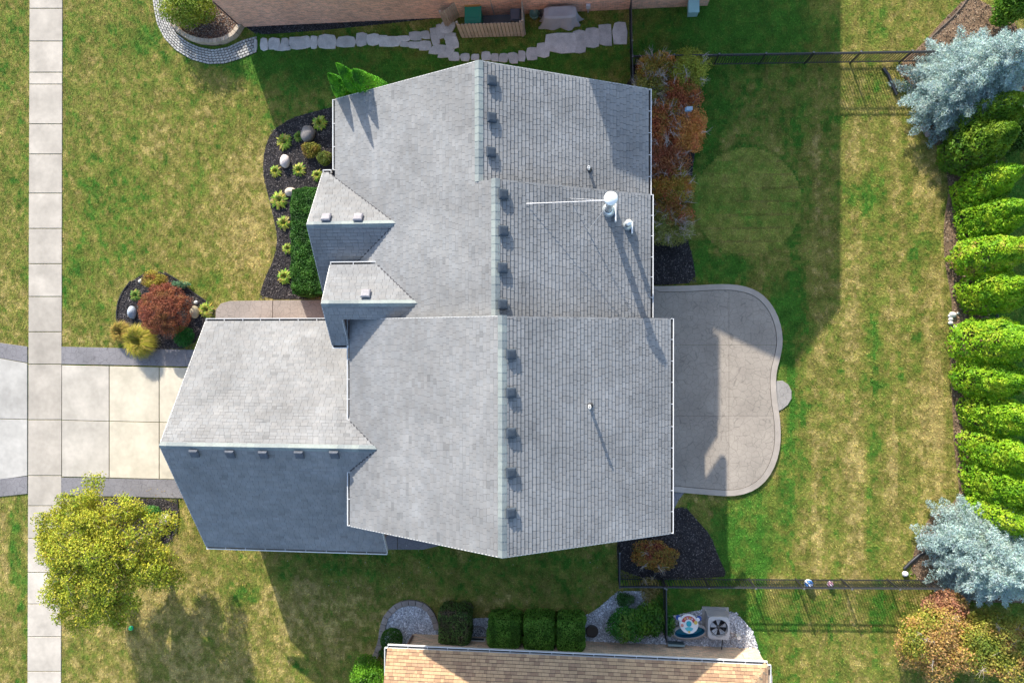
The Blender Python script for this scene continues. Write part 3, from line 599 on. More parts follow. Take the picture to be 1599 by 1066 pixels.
valley((Wx(5.0), 6.70, 5.0), (Wx(6.64), 4.33, 6.64)); valley((Wx(4.92), 1.78, 4.92), (Wx(6.64), 4.33, 6.64)); valley((Wx(6.22), 2.81, 6.22), (Wx(7.12), 1.28, 7.12))
valley((hWL, yv, zWL), (xr, GRY, GRZ)); valley((hWL, yv2, zWL), (xr, GRY, GRZ))
so_ = stuff.build('shingles', M_shing, rW); tag(so_, kind='stuff')
gutter(hs, (hWL, yS), (hWL, yv2-.05), (-1, 0), zWL); gutter(hs, (hWL, yv+.05), (hWL, yLM), (-1, 0), zWL)
gutter(hs, (hW_N, 6.78), (hW_N, yN), (-1, 0), Wz(hW_N)); gutter(hs, (-10.41, 6.70), (-10.05, 6.70), (0, 1), 5.0); gutter(hs, (-10.41, 1.78), (-9.75, 1.78), (0, -1), 4.92)
gutter(hs, (ExL, yS), (ExL, yLM), (1, 0), EzL, step=.78); gutter(hs, (ExM, yLM), (ExM, yMU), (1, 0), EzM, step=.7); gutter(hs, (ExU, yMU), (ExU, yN), (1, 0), EzU, step=.7)
gutter(hs, (GX, GNY), (-9.7, GNY), (0, 1), GEZ, step=.8); gutter(hs, (GX, GSY), (xse, GSY), (0, -1), GEZ, step=.85)
rake(hs, (xse, GSY, GEZ), (xse, yS-.35, GEZ+pG*(yS-.35-GSY)))
b = MB(); b.tube([(hWL-.06, .62, zWL-.08), (hWL+.2, .62, zWL-.5), (hWL+.24, .62, 3.6), (hWL-.1, .6, 3.35), (hWL-.55, .55, 3.42)], .045, (.09, .085, .08), 8); b.build('downspout', M_white, hs)
b = MB(); b.tube([(hWL-.02, yv+.12, zWL-.08), (hWL-.0, yv+.05, zWL-.02)], .05, (.1, .1, .1), 8); b.build('gutter_outlet', M_white, hs)
# vents: colours carry the light, pale on sunlit gables, dark on dimmer slopes
def plane_frame(n_):
    n_ = Vector(n_).normalized(); x = Vector((1, 0, 0)); x = (x-n_*x.dot(n_)).normalized(); y = n_.cross(x); return Matrix((x, y, n_)).transposed().to_4x4()
def vent(px, py, zf, nrm, col, parent=hs):
    z = 7
    for _ in range(30): q = P(px, py, z); z = zf(q[0], q[1])+.16
    z -= .13
    M_ = Matrix.Translation((q[0], q[1], z)) @ plane_frame(nrm); b = MB(); s = .145; t = .165
    b.box(-.22, .22, -.22, .22, -.01, .006, tuple(k*.55 for k in col), M_); b.box(-.11, .11, -.11, .11, .006, .09, tuple(k*.35 for k in col), M_)
    pr = [(s+.03, .075), (s+.03, .13), (s-.0, .165), (s-.06, .175)]; vs = []
    for r_, h in pr: vs += [M_ @ Vector((a*r_, c*r_, h)) for a, c in ((-1, -1), (1, -1), (1, 1), (-1, 1))]
    b.add(vs, [(3, 2, 1, 0), (12, 13, 14, 15)]+[(4*l+i, 4*l+(i+1) % 4, 4*l+4+(i+1) % 4, 4*l+4+i) for l in range(3) for i in range(4)], col)
    b.build('roof_vent', M_vent, parent)
def nE(p): return (p, 0, 1)
for px, py in ((766,125),(766,183),(765,237),(784,303),(784,360),(783,418),(783,475),(796,553),(796,613),(796,676),(796,738),(796,801)): vent(px, py, Ez_at, nE(.56), (.05, .065, .085))
zG = lambda x, y: GRZ-pG*abs(y-GRY)
for px, py in ((303,706),(359,707),(411,708),(467,708),(522,708)): vent(px, py, zG, (0, -pG, 1), (.10, .11, .13))
for px, py in ((509,341),(559,341)): vent(px, py, lambda x, y: 6.64-pA*abs(y-4.33), (0, pA, 1), (.27, .26, .28))
vent(571, 460, lambda x, y: 7.12-.6*abs(y-1.28), (0, .6, 1), (.27, .26, .28))
# plumbing pipes
def pipe(px, py, h):
    z = 7
    for _ in range(30): q = P(px, py, z); z = Ez_at(q[0], q[1])+h
    z -= h; b = MB(); b.lathe((q[0], q[1], z), [(.14, -.05), (.13, .03), (.06, .10), (.06, .14)], (.05, .05, .055), 14)
    b.lathe((q[0], q[1], z), [(.052, .05), (.052, h), (.03, h), (.03, h-.2), (.0, h-.2)], (.7, .7, .68), 14); b.build('vent_pipe', M_plast, hs)
pipe(921.5, 636, .75); pipe(920, 261, .42)
def flue(x, y, top, r, rc, name, plate):
    z0 = Ez_at(x, y); b = MB()
    b.lathe((x, y, z0), [(r*2.1, -.25), (r*2.05, .12), (r*1.6, .26), (r*1.12, .30)], (.55, .60, .62), 24); b.build('flue_flashing', M_galv, hs)
    b = MB(); b.lathe((x, y, z0), [(r, .05), (r, top-z0-.28), (r*1.15, top-z0-.27), (r*1.15, top-z0-.2), (r*.9, top-z0-.19), (r*.9, top-z0-.1)], (.5, .54, .57), 24)
    f = b.build('flue_pipe', M_galv, hs)
    b = MB(); b.lathe((x, y, top), [(rc*.98, -.12), (rc, -.06), (rc*.85, -.02), (rc*.4, .02), (0, .04)], (.82, .82, .8), 28); b.build('cap', M_white, f)
    b = MB(); px_, l = plate; b.box(x+px_, x+px_+.05, y-l, y+l*.55, z0-.35, z0+.16, (.78, .78, .77)); b.build('flashing_plate', M_white, hs)
FX, FY = 1.06, 4.80
flue(FX, FY-.12, 8.85, .125, .235, 'f', (.24, .42)); flue(1.78, 4.16, 7.05, .085, .115, 'f', (.15, .28))
b = MB()
for (px, py, zt) in ((822,318,8.0),(890,310,7.9)):
    q = P(px, py, 7.6); z = Ez_at(q[0], q[1])+.05; q = P(px, py, z); b.tube([(FX-.1, FY-.1, 8.35), (q[0], q[1], z)], .010, (.75, .75, .76), 6)
q = P(918, 361, 7); z = Ez_at(q[0], q[1])+.05; q = P(918, 361, z); b.tube([(FX-.05, FY-.2, 8.2), (q[0], q[1], z)], .010, (.75, .75, .76), 6); b.build('support_rod', M_galv, hs)
# ------------------------------------------------------------------ neighbour house at the top (mostly outside the frame: its brick wall shows)
nh = empty('neighbour_house', (-5, 20, 0), 'brown brick house wall along the top edge behind the flagstone path', 'house')
b = MB(); NB_ = (.78, .47, .32)
b.box(-16.42, -5.9, N_WALLY, 30, 0, 2.9, (.70, .43, .32)); b.box(-5.9, -.9, N_WALLY, 30, 0, 5.6, NB_); b.box(-.9, 5.82, N_WALLY, 30, 0, 6.75, NB_)
b.box(-1.7, -.45, N_WALLY+.3, 19, 5.6, 9.5, NB_); gable(b, [(-1.7, N_WALLY+.3, 9.5), (-.45, N_WALLY+.3, 9.5), (-1.7, N_WALLY+.3, 10.1)])  # unseen tall block, shaped to throw the shadow on the house roof corner
b.box(-16.46, -16.425, N_WALLY-.04, N_WALLY+.04, 0, 2.6, (.1, .09, .09))
b.build('wall', M_brick, nh)
m_ = MB()
def quad(a, b_, c, d): deck(m_, [a, b_, c, d], .12, (.10, .085, .07))
e = N_WALLY-.42
quad((-16.5, e+.35, 3.0), (-6.2, e+.35, 3.0), (-6.2, 22, 5.9), (-16.5, 22, 5.9)); quad((-16.9, 22, 5.9), (-6.2, 22, 5.9), (-6.2, 30, 2.3), (-16.9, 30, 2.3))
quad((-6.3, e, 5.7), (-.6, e, 5.7), (-.6, 22.5, 9.1), (-6.3, 22.5, 9.1)); quad((-6.3, 22.5, 9.1), (-.6, 22.5, 9.1), (-.6, 30.5, 5.7), (-6.3, 30.5, 5.7))
quad((-.4, e, 6.85), (3.9, e, 8.12), (3.9, 30, 8.12), (-.4, 30, 6.85)); quad((6.95, e, 6.75), (6.95, 30, 6.75), (3.9, 30, 8.12), (3.9, e, 8.12))
quad((-.30, e+.4, 9.60), (-.30, 19, 9.60), (-1.75, 19, 10.24), (-1.75, e+.4, 10.24))
m_.build('roof', M_shing, nh)
for px, c in ((1083, (.25, .42, .42)),):
    q = P(px, 17, .55); b = MB(); b.box(q[0]-.22, q[0]+.22, q[1]-.14, N_WALLY-.01, .25, .7, c); b.box(q[0]-.24, q[0]+.24, q[1]-.16, N_WALLY-.01, .705, .73, tuple(k*1.25 for k in c)); b.box(q[0]-.04, q[0]+.04, N_WALLY-.1, N_WALLY-.03, 0, .25, (.3, .3, .3))
    tag(b.build('meter_box', M_met), 'small teal utility box on the brick wall near its right end', 'utility box')
q = P(919, 12, .6); b = MB(); b.box(q[0]-.1, q[0]+.1, N_WALLY-.14, N_WALLY-.01, .5, .75, (.5, .5, .52)); b.box(q[0]-.03, q[0]+.03, N_WALLY-.08, N_WALLY-.02, 0, .5, (.4, .4, .4)); b.build('outlet_box', M_met, nh)
# ------------------------------------------------------------------ neighbour house at the bottom
sh = empty('neighbour_house', (0, -20, 0), 'tan house with tan brown shingle roof along the bottom edge', 'house')
b = MB(); x0, x1 = FOOT_S[0][0], FOOT_S[1][0]; b.box(x0, x1, -34, SY_WALL, 0, 2.55, (.66, .50, .34)); b.build('wall', M_buff, sh)
SL, SR_, SEY, SEZ, SP = -8.42, P(1199, 1026, 2.6)[0], -13.68, 2.62, .46
def scol(x, v, r):
    k = r.uniform(.9, 1.08); return tuple(c*k for c in r.choice(((.52, .34, .19), (.54, .355, .2), (.53, .345, .195), (.52, .34, .19), (.38, .235, .14), (.41, .26, .155))))
D_ = 8.0; cN = [[(SL, SEY, SEZ), (SR_, SEY, SEZ), (SR_-D_, SEY-D_, SEZ+SP*D_), (SL, SEY-D_, SEZ+SP*D_)]]
cE = [[(SR_, SEY, SEZ), (SR_, SEY-2*D_, SEZ), (SR_-D_, SEY-D_, SEZ+SP*D_)]]
rs = roofpart(cN, parent=sh); m2 = MB(); vis = [[(SL, SEY, SEZ), (SR_, SEY, SEZ), (SR_-3, SEY-3, SEZ+SP*3), (SL, SEY-3, SEZ+SP*3)]]
M_shing_s = mat('brown_shingle', .9, (.6, 8), .06, .1, bump=.2, bscale=120, spec=.15); _ms = M_shing; M_shing = M_shing_s
rs.data.materials[0] = M_shing_s
shingle_plane(rs, (cN[0][0], cN[0][1], cN[0][3]), vis, scol, mb=m2, seed=31, single=260, wr=(.12, .34), gap=.006, thick=.012, expo=.14)
re_ = roofpart(cE, parent=sh); shingle_plane(re_, (cE[0][0], cE[0][1], cE[0][2]), [[(SR_, SEY, SEZ), (SR_, SEY-5, SEZ), (SR_-2.5, SEY-5, SEZ+SP*2.5), (SR_-2.5, SEY-2.5, SEZ+SP*2.5)]], scol, mb=m2, seed=32, gap=.006, thick=.012)
roofpart([[(SL, SEY-D_, SEZ+SP*D_), (SR_-D_, SEY-D_, SEZ+SP*D_), (SR_, SEY-2*D_, SEZ), (SL, SEY-2*D_, SEZ)]], parent=sh)
tag(m2.build('shingles', M_shing_s, rs), kind='stuff'); M_shing = _ms
ridge_caps(rs, (SR_, SEY, SEZ), (SR_-3, SEY-3, SEZ+SP*3), SP*.7, SP*.7, w=.16, cols=((.48,.33,.2),(.5,.35,.21),(.44,.3,.18),(.52,.36,.22)))
gutter(sh, (SL, SEY), (SR_, SEY), (0, 1), SEZ, step=.86); gutter(sh, (SR_, SEY-8), (SR_, SEY), (1, 0), SEZ, step=.9); gutter(sh, (SL, SEY-6), (SL, SEY), (-1, 0), SEZ, step=3)
b = MB(); q = P(645, 994, .1); b.tube([(q[0], q[1], .08), (q[0]-.12, q[1]-.5, .15), (x0+.1, SY_WALL+.06, .4), (x0+.1, SY_WALL+.06, 2.5)], .045, (.2, .1, .06), 8); b.build('downspout', M_white, sh)
for px, w_ in ((677, 2.0), (868, 1.5)):       # window wells and basement window frames
    q = P(px+(0 if px > 700 else 68), 995, .1); b = MB()
    for r0, c in ((.55, (.04, .04, .045)),):
        for k in range(9):
            a0, a1 = math.pi*k/9, math.pi*(k+1)/9
            vs = [(q[0]+r*math.cos(a), SY_WALL+r*math.sin(a)*.9, z) for z in (.0, .22) for r in (r0, r0+.04) for a in (a0, a1)]; b.add(vs, [(0, 2, 3, 1), (4, 5, 7, 6), (0, 1, 5, 4), (2, 6, 7, 3)], (.3, .3, .31))
    b.add([(q[0]+.55*math.cos(math.pi*k/9), SY_WALL+.5*math.sin(math.pi*k/9), .03) for k in range(10)], [tuple(range(10))], (.012, .012, .014)); b.box(q[0]-.45, q[0]+.45, SY_WALL+.0, SY_WALL+.03, .25, .55, (.6, .62, .6)); b.box(q[0]-.38, q[0]+.38, SY_WALL+.03, SY_WALL+.035, .3, .5, (.04, .05, .05))
    b.build('window_well', M_met, sh)
# ------------------------------------------------------------------ fences
PK = {}
def fence(a, b_, label, h=1.2, posts=None, name='metal_fence', sp=.115, group=None):
    A = Vector((*a, 0)); B_ = Vector((*b_, 0)); d = B_-A; L = d.length; d.normalize(); rz = math.atan2(d.y, d.x)
    r = empty(name, (a[0], a[1], 0), label, 'fence', group); R_ = Matrix.Translation(A) @ Matrix.Rotation(rz, 4, 'Z'); bl = (.02, .021, .024)
    for z in (.14, h-.16, h-.02):
        m = MB(); m.box(0, L, -.02, .02, z-.02, z+.02, bl if z < h-.1 else (.04, .042, .046), R_); m.build('rail', M_blk, r)
    if 'p' not in PK:
        m = MB(); m.box(-.013, .013, -.013, .013, .05, h-.01, bl); me = m.mesh('picket'); me.materials.append(M_blk); PK['p'] = me
        m = MB(); m.box(-.03, .03, -.03, .03, 0, h+.05, bl); m.box(-.036, .036, -.036, .036, h+.05, h+.075, (.12, .12, .12)); me = m.mesh('post'); me.materials.append(M_blk); PK['q'] = me
    np_ = [i*2.1 for i in range(int(L/2.1)+1)]+[L] if posts is None else posts
    for u in np_: inst('post', PK['q'], r, loc=A+d*u, rz=rz)
    n = int(L/sp)
    for i in range(n):
        u = (i+.5)*L/n
        if min(abs(u-q) for q in np_) > .06: inst('picket', PK['p'], r, loc=A+d*u, rz=rz)
    return r
def G(px, py): return P(px, py)[:2]
def postu(a, b_, pxs): 
    A = Vector(G(*a)); B_ = Vector(G(*b_)); return [max(0, ((p-a[0])/(b_[0]-a[0]))*(B_-A).length) for p in pxs]
fence(G(985,104), G(1452,97), 'black metal picket fence at the top of the back yard, ending at the upper spruce', posts=postu((985,104), (1452,97), (985,1050,1119,1190,1261,1331,1406,1450)))
fence(G(966,902), G(1452,904), 'black metal picket fence at the bottom of the back yard, with two balls beside it', posts=postu((966,902), (1452,904), (966,1036,1104,1175,1247,1318,1388,1450)))
fence(G(983,11), G(985,104), 'short black fence running from the brick wall to the corner by the reddish shrubs')
fence(G(985,106), G(986,140), 'last black fence bay between the shrubs and the roof corner')
fence(G(966,850), G(966,902), 'short black fence from the house corner to the orange shrub bed')
fence(G(1036,904), G(1037,985), 'short black fence between the leafy bushes and the colourful toys')
fence(G(1530,150), G(1536,760), 'black metal fence standing behind the row of arborvitae', sp=.12)
# weathered board screens at the top
def board_screen(a, b_, n, h, label, z0=.06, both=False):
    A = Vector((*a, 0)); B_ = Vector((*b_, 0)); d = (B_-A); L = d.length; d.normalize(); rz = math.atan2(d.y, d.x); r = empty('board_screen', (a[0], a[1], 0), label, 'fence'); w_ = L/n
    R_ = Matrix.Translation(A) @ Matrix.Rotation(rz, 4, 'Z')
    for i in range(n):
        m = MB(); k = random.uniform(.85, 1.08); c = (.44*k, .375*k, .30*k); x0 = i*w_+.012; x1 = (i+1)*w_-.012; dh = random.uniform(-.015, .015)
        pl = [(x0, z0), (x1, z0), (x1, h-.05+dh), (x1-.035, h+dh), (x0+.035, h+dh), (x0, h-.05+dh)]
        vs = [R_ @ Vector((x, y, z)) for y in (-.012, .012) for x, z in pl]; m.add(vs, [(0, 1, 2, 3, 4, 5), (11, 10, 9, 8, 7, 6)]+[(q, q+6, (q+1) % 6+6, (q+1) % 6) for q in range(6)], c); m.build('board', M_wood, r)
    for z in (.3, h-.3):
        m = MB(); m.box(0, L, .013, .05, z-.04, z+.04, (.36, .3, .24), R_); m.build('rail', M_wood, r)
    for x in (0, L):
        m = MB(); m.box(x-.045, x+.045, .051, .14, -.02, h+.02, (.40, .34, .28), R_); m.build('post', M_wood, r)
    return r
board_screen(G(722,60), G(820,57), 18, 1.45, 'long weathered board screen in front of the green bin')
board_screen(G(820,56), G(819,18), 6, 1.45, 'short board screen running from the long screen back to the brick wall')
board_screen(G(699,43), G(722,24), 8, 1.45, 'open board gate standing at an angle left of the green bin')
b = MB(); q0, q1 = P(726, 40), P(820, 14); b.box(q0[0], q1[0], q0[1], q1[1], -.02, .05, (.19, .185, .18)); tag(b.build('bin_pad', M_conc), 'grey concrete pad behind the board screen', kind='structure')
# green bin with an orange one behind it
def bin_(px0, px1, py0, py1, h, c, label, name='storage_bin'):
    a = P(px0, py1, h); c_ = P(px1, py0, h); r = empty(name, ((a[0]+c_[0])/2, (a[1]+c_[1])/2, 0), label, 'bin'); b = MB(); x0, x1, y0, y1 = a[0], c_[0], a[1], min(c_[1], N_WALLY-.02)
    b.box(x0+.05, x1-.05, y0+.05, y1-.03, .05, h-.06, tuple(k*.7 for k in c)); b.build('body', M_plast, r)
    b = MB(); b.prism([(x0, y0+.06), (x0+.06, y0), (x1-.06, y0), (x1, y0+.06), (x1, y1), (x0, y1)], h-.06, h, c, .03); b.box(x0+.1, x1-.1, y0+.25, y0+.28, h, h+.02, c); b.box(x0+.08, x1-.08, y0+.1, y0+.12, h, h+.012, c); l = b.build('lid', M_plast, r)
    for sx in (x0+.1, x1-.1):
        b = MB(); b.tube([(sx-.03, y1-.1, .11), (sx+.03, y1-.1, .11)], .11, (.02, .02, .02), 12); b.build('wheel', M_plast, r)
bin_(726, 752, 7, 37, 1.05, (.012, .22, .14), 'green plastic bin standing behind the long board screen')
bin_(725, 751, -14, 5, 1.15, (.50, .25, .07), 'orange yellow bin just behind the green bin at the top edge')
b = MB(); q = P(773, 24, .0); b.tube([(q[0], q[1], 0), (q[0]-.02, q[1]+.02, 1.6)], .045, (.36, .31, .27), 8); tag(b.build('wooden_post', M_wood), 'thin wooden post standing on the pad right of the green bin', 'post')
b = MB(); q = P(806, 26, .35)
b.box(q[0]-.25, q[0]+.25, q[1]-.3, q[1]+.3, .05, .55, (.10, .11, .13)); b.box(q[0]-.2, q[0]+.2, q[1]-.24, q[1]+.24, .553, .6, (.16, .17, .2)); b.box(q[0]-.05, q[0]+.05, q[1]-.35, q[1]-.3, .25, .4, (.05, .05, .05)); tag(b.build('storage_crate', M_plast), 'dark grey crate inside the right end of the board screen', 'crate')
for px, rr, hc, lb in ((835, .21, (.10, .22, .18), 'green rimmed round pot beside the covered grill'), (847, .18, (.04, .05, .05), 'black round pot half hidden by the covered grill')):
    q = P(px, 22, .35); b = MB(); b.lathe((q[0], q[1], 0), [(rr*.7, 0), (rr, .35), (rr+.03, .37), (rr+.03, .4), (rr-.02, .4), (rr-.05, .3), (0, .28)], hc, 20); tag(b.build('planter_pot', M_plast), lb, 'pot')
# covered grill: cloth draped over a box
def grill():
    a = P(850, 30, 1.0); c_ = P(900, 8, 1.0); x0, x1, y0, y1 = a[0], c_[0], a[1], min(c_[1], N_WALLY-.1); n = 40; b = MB(); V = []
    for lv, (t, z) in enumerate(((.0, 1.02), (.75, 1.05), (1.0, .98), (1.08, .5), (1.2, .12), (1.24, .03))):
        for k in range(n):
            an = 2*math.pi*k/n; cx, cy = math.cos(an), math.sin(an); s = 1/max(abs(cx), abs(cy)); s = min(s, 1.22)
            f = t*(1+(.05*math.sin(an*9)+.03*math.sin(an*5+1))*max(0, lv-2)); V.append(((x0+x1)/2+cx*s*(x1-x0)/2*f, (y0+y1)/2+cy*s*(y1-y0)/2*f, z+.02*math.sin(k*1.7)*(lv > 3)))
    b.add(V, [(i*n+k, i*n+(k+1) % n, (i+1)*n+(k+1) % n, (i+1)*n+k) for i in range(5) for k in range(n)], (.36, .36, .38)); b.v = [(x, y, z) for x, y, z in b.v]; b.f = [f[::-1] for f in b.f]
    r = empty('covered_grill', ((x0+x1)/2, (y0+y1)/2, 0), 'grill under a pale grey cloth cover against the brick wall', 'grill cover'); b.build('cover', mat('cover_cloth', .8, (2, 0), .08, bump=.3, bscale=8), r)
    b = MB()
    for sx in (x0+.15, x1-.15):
        for sy in (y0+.15, y1-.15): b.tube([(sx, sy, 0), (sx, sy, .9)], .03, (.05, .05, .05), 6)
    b.build('frame', M_blk, r)
grill()
# ------------------------------------------------------------------ flagstones
STN = [(398,402.5,63,79),(407.6,419,60.8,79),(420.5,438,60.8,77.2),(430.5,447,69.6,79.8),(440.5,452,60.8,73.4),(445.5,454.5,73.4,79),(453.5,479,59.5,77.2),(472,485,57,74.7),(486,496.5,58.2,76),(497,525.5,55.7,76),(526.5,556,57.7,73.4),(557.5,573.5,53,72.2),(574.5,592,54.4,71),
(593,605,56.2,66.3),(593,626.5,58.2,73),(623,640.5,57,65.8),(626.5,641,66.3,73.4),(640.5,658,50.6,63.8),(639,655.5,66.3,75.5),(658.5,671.5,49.4,60.8),(656,673.5,65.3,79),(673.5,686,45.6,69.6),(682.5,695,40.5,60.8),(693.5,711.5,51.9,63.3),(688.5,710,35.4,52),(697.5,716,57,76),(673.5,696,71,84.8),(686,707.5,74,90),(701,717.5,82.3,95),(720,733.5,84.8,95.7),(736.5,748,85.6,94),(753,766.5,81.5,94.2),(768,778.5,84.8,96.2),(780,793.5,84.8,97.5),(795,809.5,83.5,98.7),(810.5,820.5,80.5,95.7),(823,839,76,93.7),(839,858.5,68.9,89),(855,897.5,53.7,82.3),(895.5,915,48.6,81.5),(914,935,45.6,73.4),(936,955,40,71),(958,979,37.5,68)]
fp = empty('flagstone_path', (*P(690, 70)[:2], 0), 'path of pale irregular flagstones curving along the neighbour brick house', kind='structure')
for i, (x0, x1, y0, y1) in enumerate(STN):
    r = random.Random(i*3+1); cx, cy = (x0+x1)/2, (y0+y1)/2; pts = []
    sh_ = {21: .35, 22: .3, 24: -.2, 25: .25, 26: -.35, 27: -.35}.get(i, 0)
    for a_, b2 in ((-1, -1), (0, -1), (1, -1), (1, 0), (1, 1), (0, 1), (-1, 1), (-1, 0)):
        f_ = r.uniform(.72, 1.0) if a_ and b2 else r.uniform(.95, 1.08); xx = a_*f_+(r.uniform(-.3, .3) if not a_ else 0); yy = b2*(r.uniform(.75, 1.0) if a_ and b2 else f_)+(r.uniform(-.25, .25) if not b2 else 0); xx += sh_*yy*.8
        pts.append((cx+xx*(x1-x0)*.56, cy+yy*(y1-y0)*.57))
    k = r.uniform(.85, 1.1); slab_poly(fp, PP(pts), .055+r.uniform(0, .015), (.50*k, .485*k, .465*k), M_stone, 'stone', .02)
# pavers arc and block ring at the top left
def resample(pts, n):
    d = [0]
    for a, b_ in zip(pts, pts[1:]): d.append(d[-1]+math.hypot(b_[0]-a[0], b_[1]-a[1]))
    out = []
    for i in range(n+1):
        t = d[-1]*i/n; j = 0
        while j < len(d)-2 and d[j+1] < t: j += 1
        out.append(lerp(pts[j], pts[j+1], (t-d[j])/(d[j+1]-d[j])))
    return out
pv = empty('paver_walk', (*P(300, 90)[:2], 0), 'curved walk of small pale cobble pavers round the raised bed at the top left', kind='structure')
NR_ = 40; Oo = resample(PP(RING_N_OUT), NR_); Ii = resample(PP(RING_N_IN), NR_); rows = 6
sheetp = MB()
for i in range(NR_):
    sheetp.add([(*Oo[i], .02), (*Oo[i+1], .02), (*Ii[i+1], .02), (*Ii[i], .02)], [(0, 3, 2, 1)], (.06, .055, .05))
sheetp.build('joint_sand', M_mulch, pv)
for r_ in range(rows):
    for i in range(NR_):
        u0 = (i+(.5 if r_ % 2 else 0))/NR_; u1 = u0+1/NR_; t0 = r_/rows; t1 = (r_+1)/rows
        def at(u, t):
            u = min(max(u, 0), 1)*NR_; j = min(int(u), NR_-1); f = u-j; return lerp(lerp(Oo[j], Oo[j+1], f), lerp(Ii[j], Ii[j+1], f), t)
        if u1 > 1.001: u1 = 1
        q = [at(u0+.0022, t0+.022), at(u1-.0022, t0+.022), at(u1-.0022, t1-.022), at(u0+.0022, t1-.022)]; k = random.uniform(.82, 1.1)
        slab_poly(pv, q, .05+random.uniform(0, .008), (.42*k, .41*k, .385*k), M_stone, 'paver', .008, z0=.0)
def block_ring(pts, n, w_, h, col, name, label, gapf=.06, cat='edging'):
    r = empty(name, (pts[0][0], pts[0][1], 0), label, cat); q = resample(pts, n)
    for i in range(n):
        a, b_ = q[i], q[i+1]; d = Vector((b_[0]-a[0], b_[1]-a[1])); L = d.length; d.normalize(); nn = Vector((-d.y, d.x)); g = gapf*L/2
        def nrm(j):
            p0 = q[max(j-1, 0)]; p1 = q[min(j+1, n)]; t = Vector((p1[0]-p0[0], p1[1]-p0[1])).normalized(); return Vector((-t.y, t.x))
        n0, n1 = nrm(i), nrm(i+1); A = Vector(a)+d*g; B_ = Vector(b_)-d*g; k = random.uniform(.85, 1.1)
        slab_poly(r, [tuple(A-n0*w_/2), tuple(B_-n1*w_/2), tuple(B_+n1*w_/2), tuple(A+n0*w_/2)], h, tuple(c*k for c in col), M_stone, 'block', .012)
    return r
block_ring(PP([(272,32),(284,52),(298,61),(315,67),(335,69),(354,66),(370,57),(380,42),(381,36)]), 22, .2, .36, (.42, .35, .27), 'block_wall', 'low curved wall of tan blocks round the raised bed at the top left', cat='garden wall')
block_ring(PP([(560,1075),(572,1050),(588,1022),(596,1000),(598,980),(604,962),(616,948),(630,941),(645,939),(660,943),(672,952),(680,966),(683,982)]), 21, .27, .12, (.27, .235, .21), 'stone_border', 'curved border of grey brown blocks round the white gravel bed')
block_ring(PP([(205,439),(195,452),(186,470),(183,490),(186,515),(200,539)]), 1*14, .05, .07, (.03, .03, .03), 'bed_edging', 'thin black edging on the left of the red maple bed', gapf=.0)
block_ring(PP([(258,425),(280,438),(300,455),(320,468),(331,478)]), 8, .05, .07, (.03, .03, .03), 'bed_edging', 'thin black edging between the red maple bed and the upper lawn', gapf=.0)
block_ring(PP([(1444,70),(1462,50),(1480,34),(1497,17),(1512,-4)]), 9, .06, .08, (.16, .12, .09), 'bed_edging', 'curved brown edging of the bed above the upper spruce', gapf=.0)
block_ring(PP([(278,779),(280,812),(276,832)]), 4, .05, .07, (.03, .03, .03), 'bed_edging', 'thin black edging beside the bed at the garage corner', gapf=.0)
# ------------------------------------------------------------------ boulders and stones
def boulder(px, py, rx, ry, h, col, label, name='boulder', rot=0, cat='boulder', m=None):
    q = P(px, py, h*.6); n = 16; r = random.Random(int(px*7+py)); b = MB(); V = []; sd_ = r.uniform(0, 50)
    for i in range(9):
        ph = -.35*math.pi+ (math.pi*.85)*i/8
        for k in range(n):
            th = 2*math.pi*k/n; d = Vector((math.cos(ph)*math.cos(th), math.cos(ph)*math.sin(th), math.sin(ph)))
            f = 1+.16*(float(vnoise(np.array(d.x*1.6+sd_), np.array(d.y*1.6), 1, np.array(d.z*1.6)))-.5)*2+.05*(float(vnoise(np.array(d.x*4+sd_), np.array(d.y*4), 2, np.array(d.z*4)))-.5)
            x = d.x*rx*f; y = d.y*ry*f; V.append((q[0]+x*math.cos(rot)-y*math.sin(rot), q[1]+x*math.sin(rot)+y*math.cos(rot), h*.35+d.z*h*.65*f))
    b.add(V, [(i*n+k, i*n+(k+1) % n, (i+1)*n+(k+1) % n, (i+1)*n+k) for i in range(8) for k in range(n)], col, True); b.add(V[-n:], [tuple(range(n))], col, True)
    return tag(b.build(name, m or M_stone), label, cat)
boulder(480, 208, .36, .40, .45, (.22, .20, .19), 'rounded grey boulder in the front mulch bed, largest of the three', rot=.3)
boulder(444, 251, .23, .34, .36, (.62, .55, .52), 'smooth pinkish white boulder standing in the front bed')
boulder(453, 299, .27, .22, .32, (.50, .42, .35), 'tan boulder at the upper end of the boxwood hedge')
boulder(205, 487, .20, .32, .35, (.33, .37, .42), 'blue grey boulder left of the red maple')
boulder(303, 487, .22, .33, .38, (.42, .36, .25), 'tan boulder right of the red maple')
boulder(256, 811, .33, .30, .42, (.55, .50, .42), 'pale boulder in the bed by the garage corner')
boulder(219, 439, .09, .11, .12, (.5, .46, .4), 'small pale stone at the left rim of the maple bed', 'small_stone', cat='stone')
boulder(306, 472, .10, .10, .12, (.5, .5, .48), 'small white stone on the upper right rim of the maple bed', 'small_stone', cat='stone')
boulder(1451, 208, .18, .15, .18, (.33, .27, .25), 'lower of two reddish flat stones under the upper spruce', 'flat_stone', .6, 'stone')
boulder(1443, 199, .16, .13, .16, (.36, .30, .27), 'upper of two reddish flat stones under the upper spruce', 'flat_stone', .6, 'stone')
for i, (px, py, r_) in enumerate(((1489,491,.15),(1484,493,.08),(1486,498,.1),(1486,504,.11),(1497,489,.07),(1492,510,.08),(1484,499,.07))):
    boulder(px, py, r_, r_*.85, r_*1.2, (.6, .58, .54), ('whitish round rock by the gap in the evergreen row, ' + ('largest of the pile', 'small one left of the largest', 'one just below the largest', 'lowest round one', 'small one right of the largest', 'small one at the bottom right', 'tiny one at the left')[i]), 'rock', cat='rock')
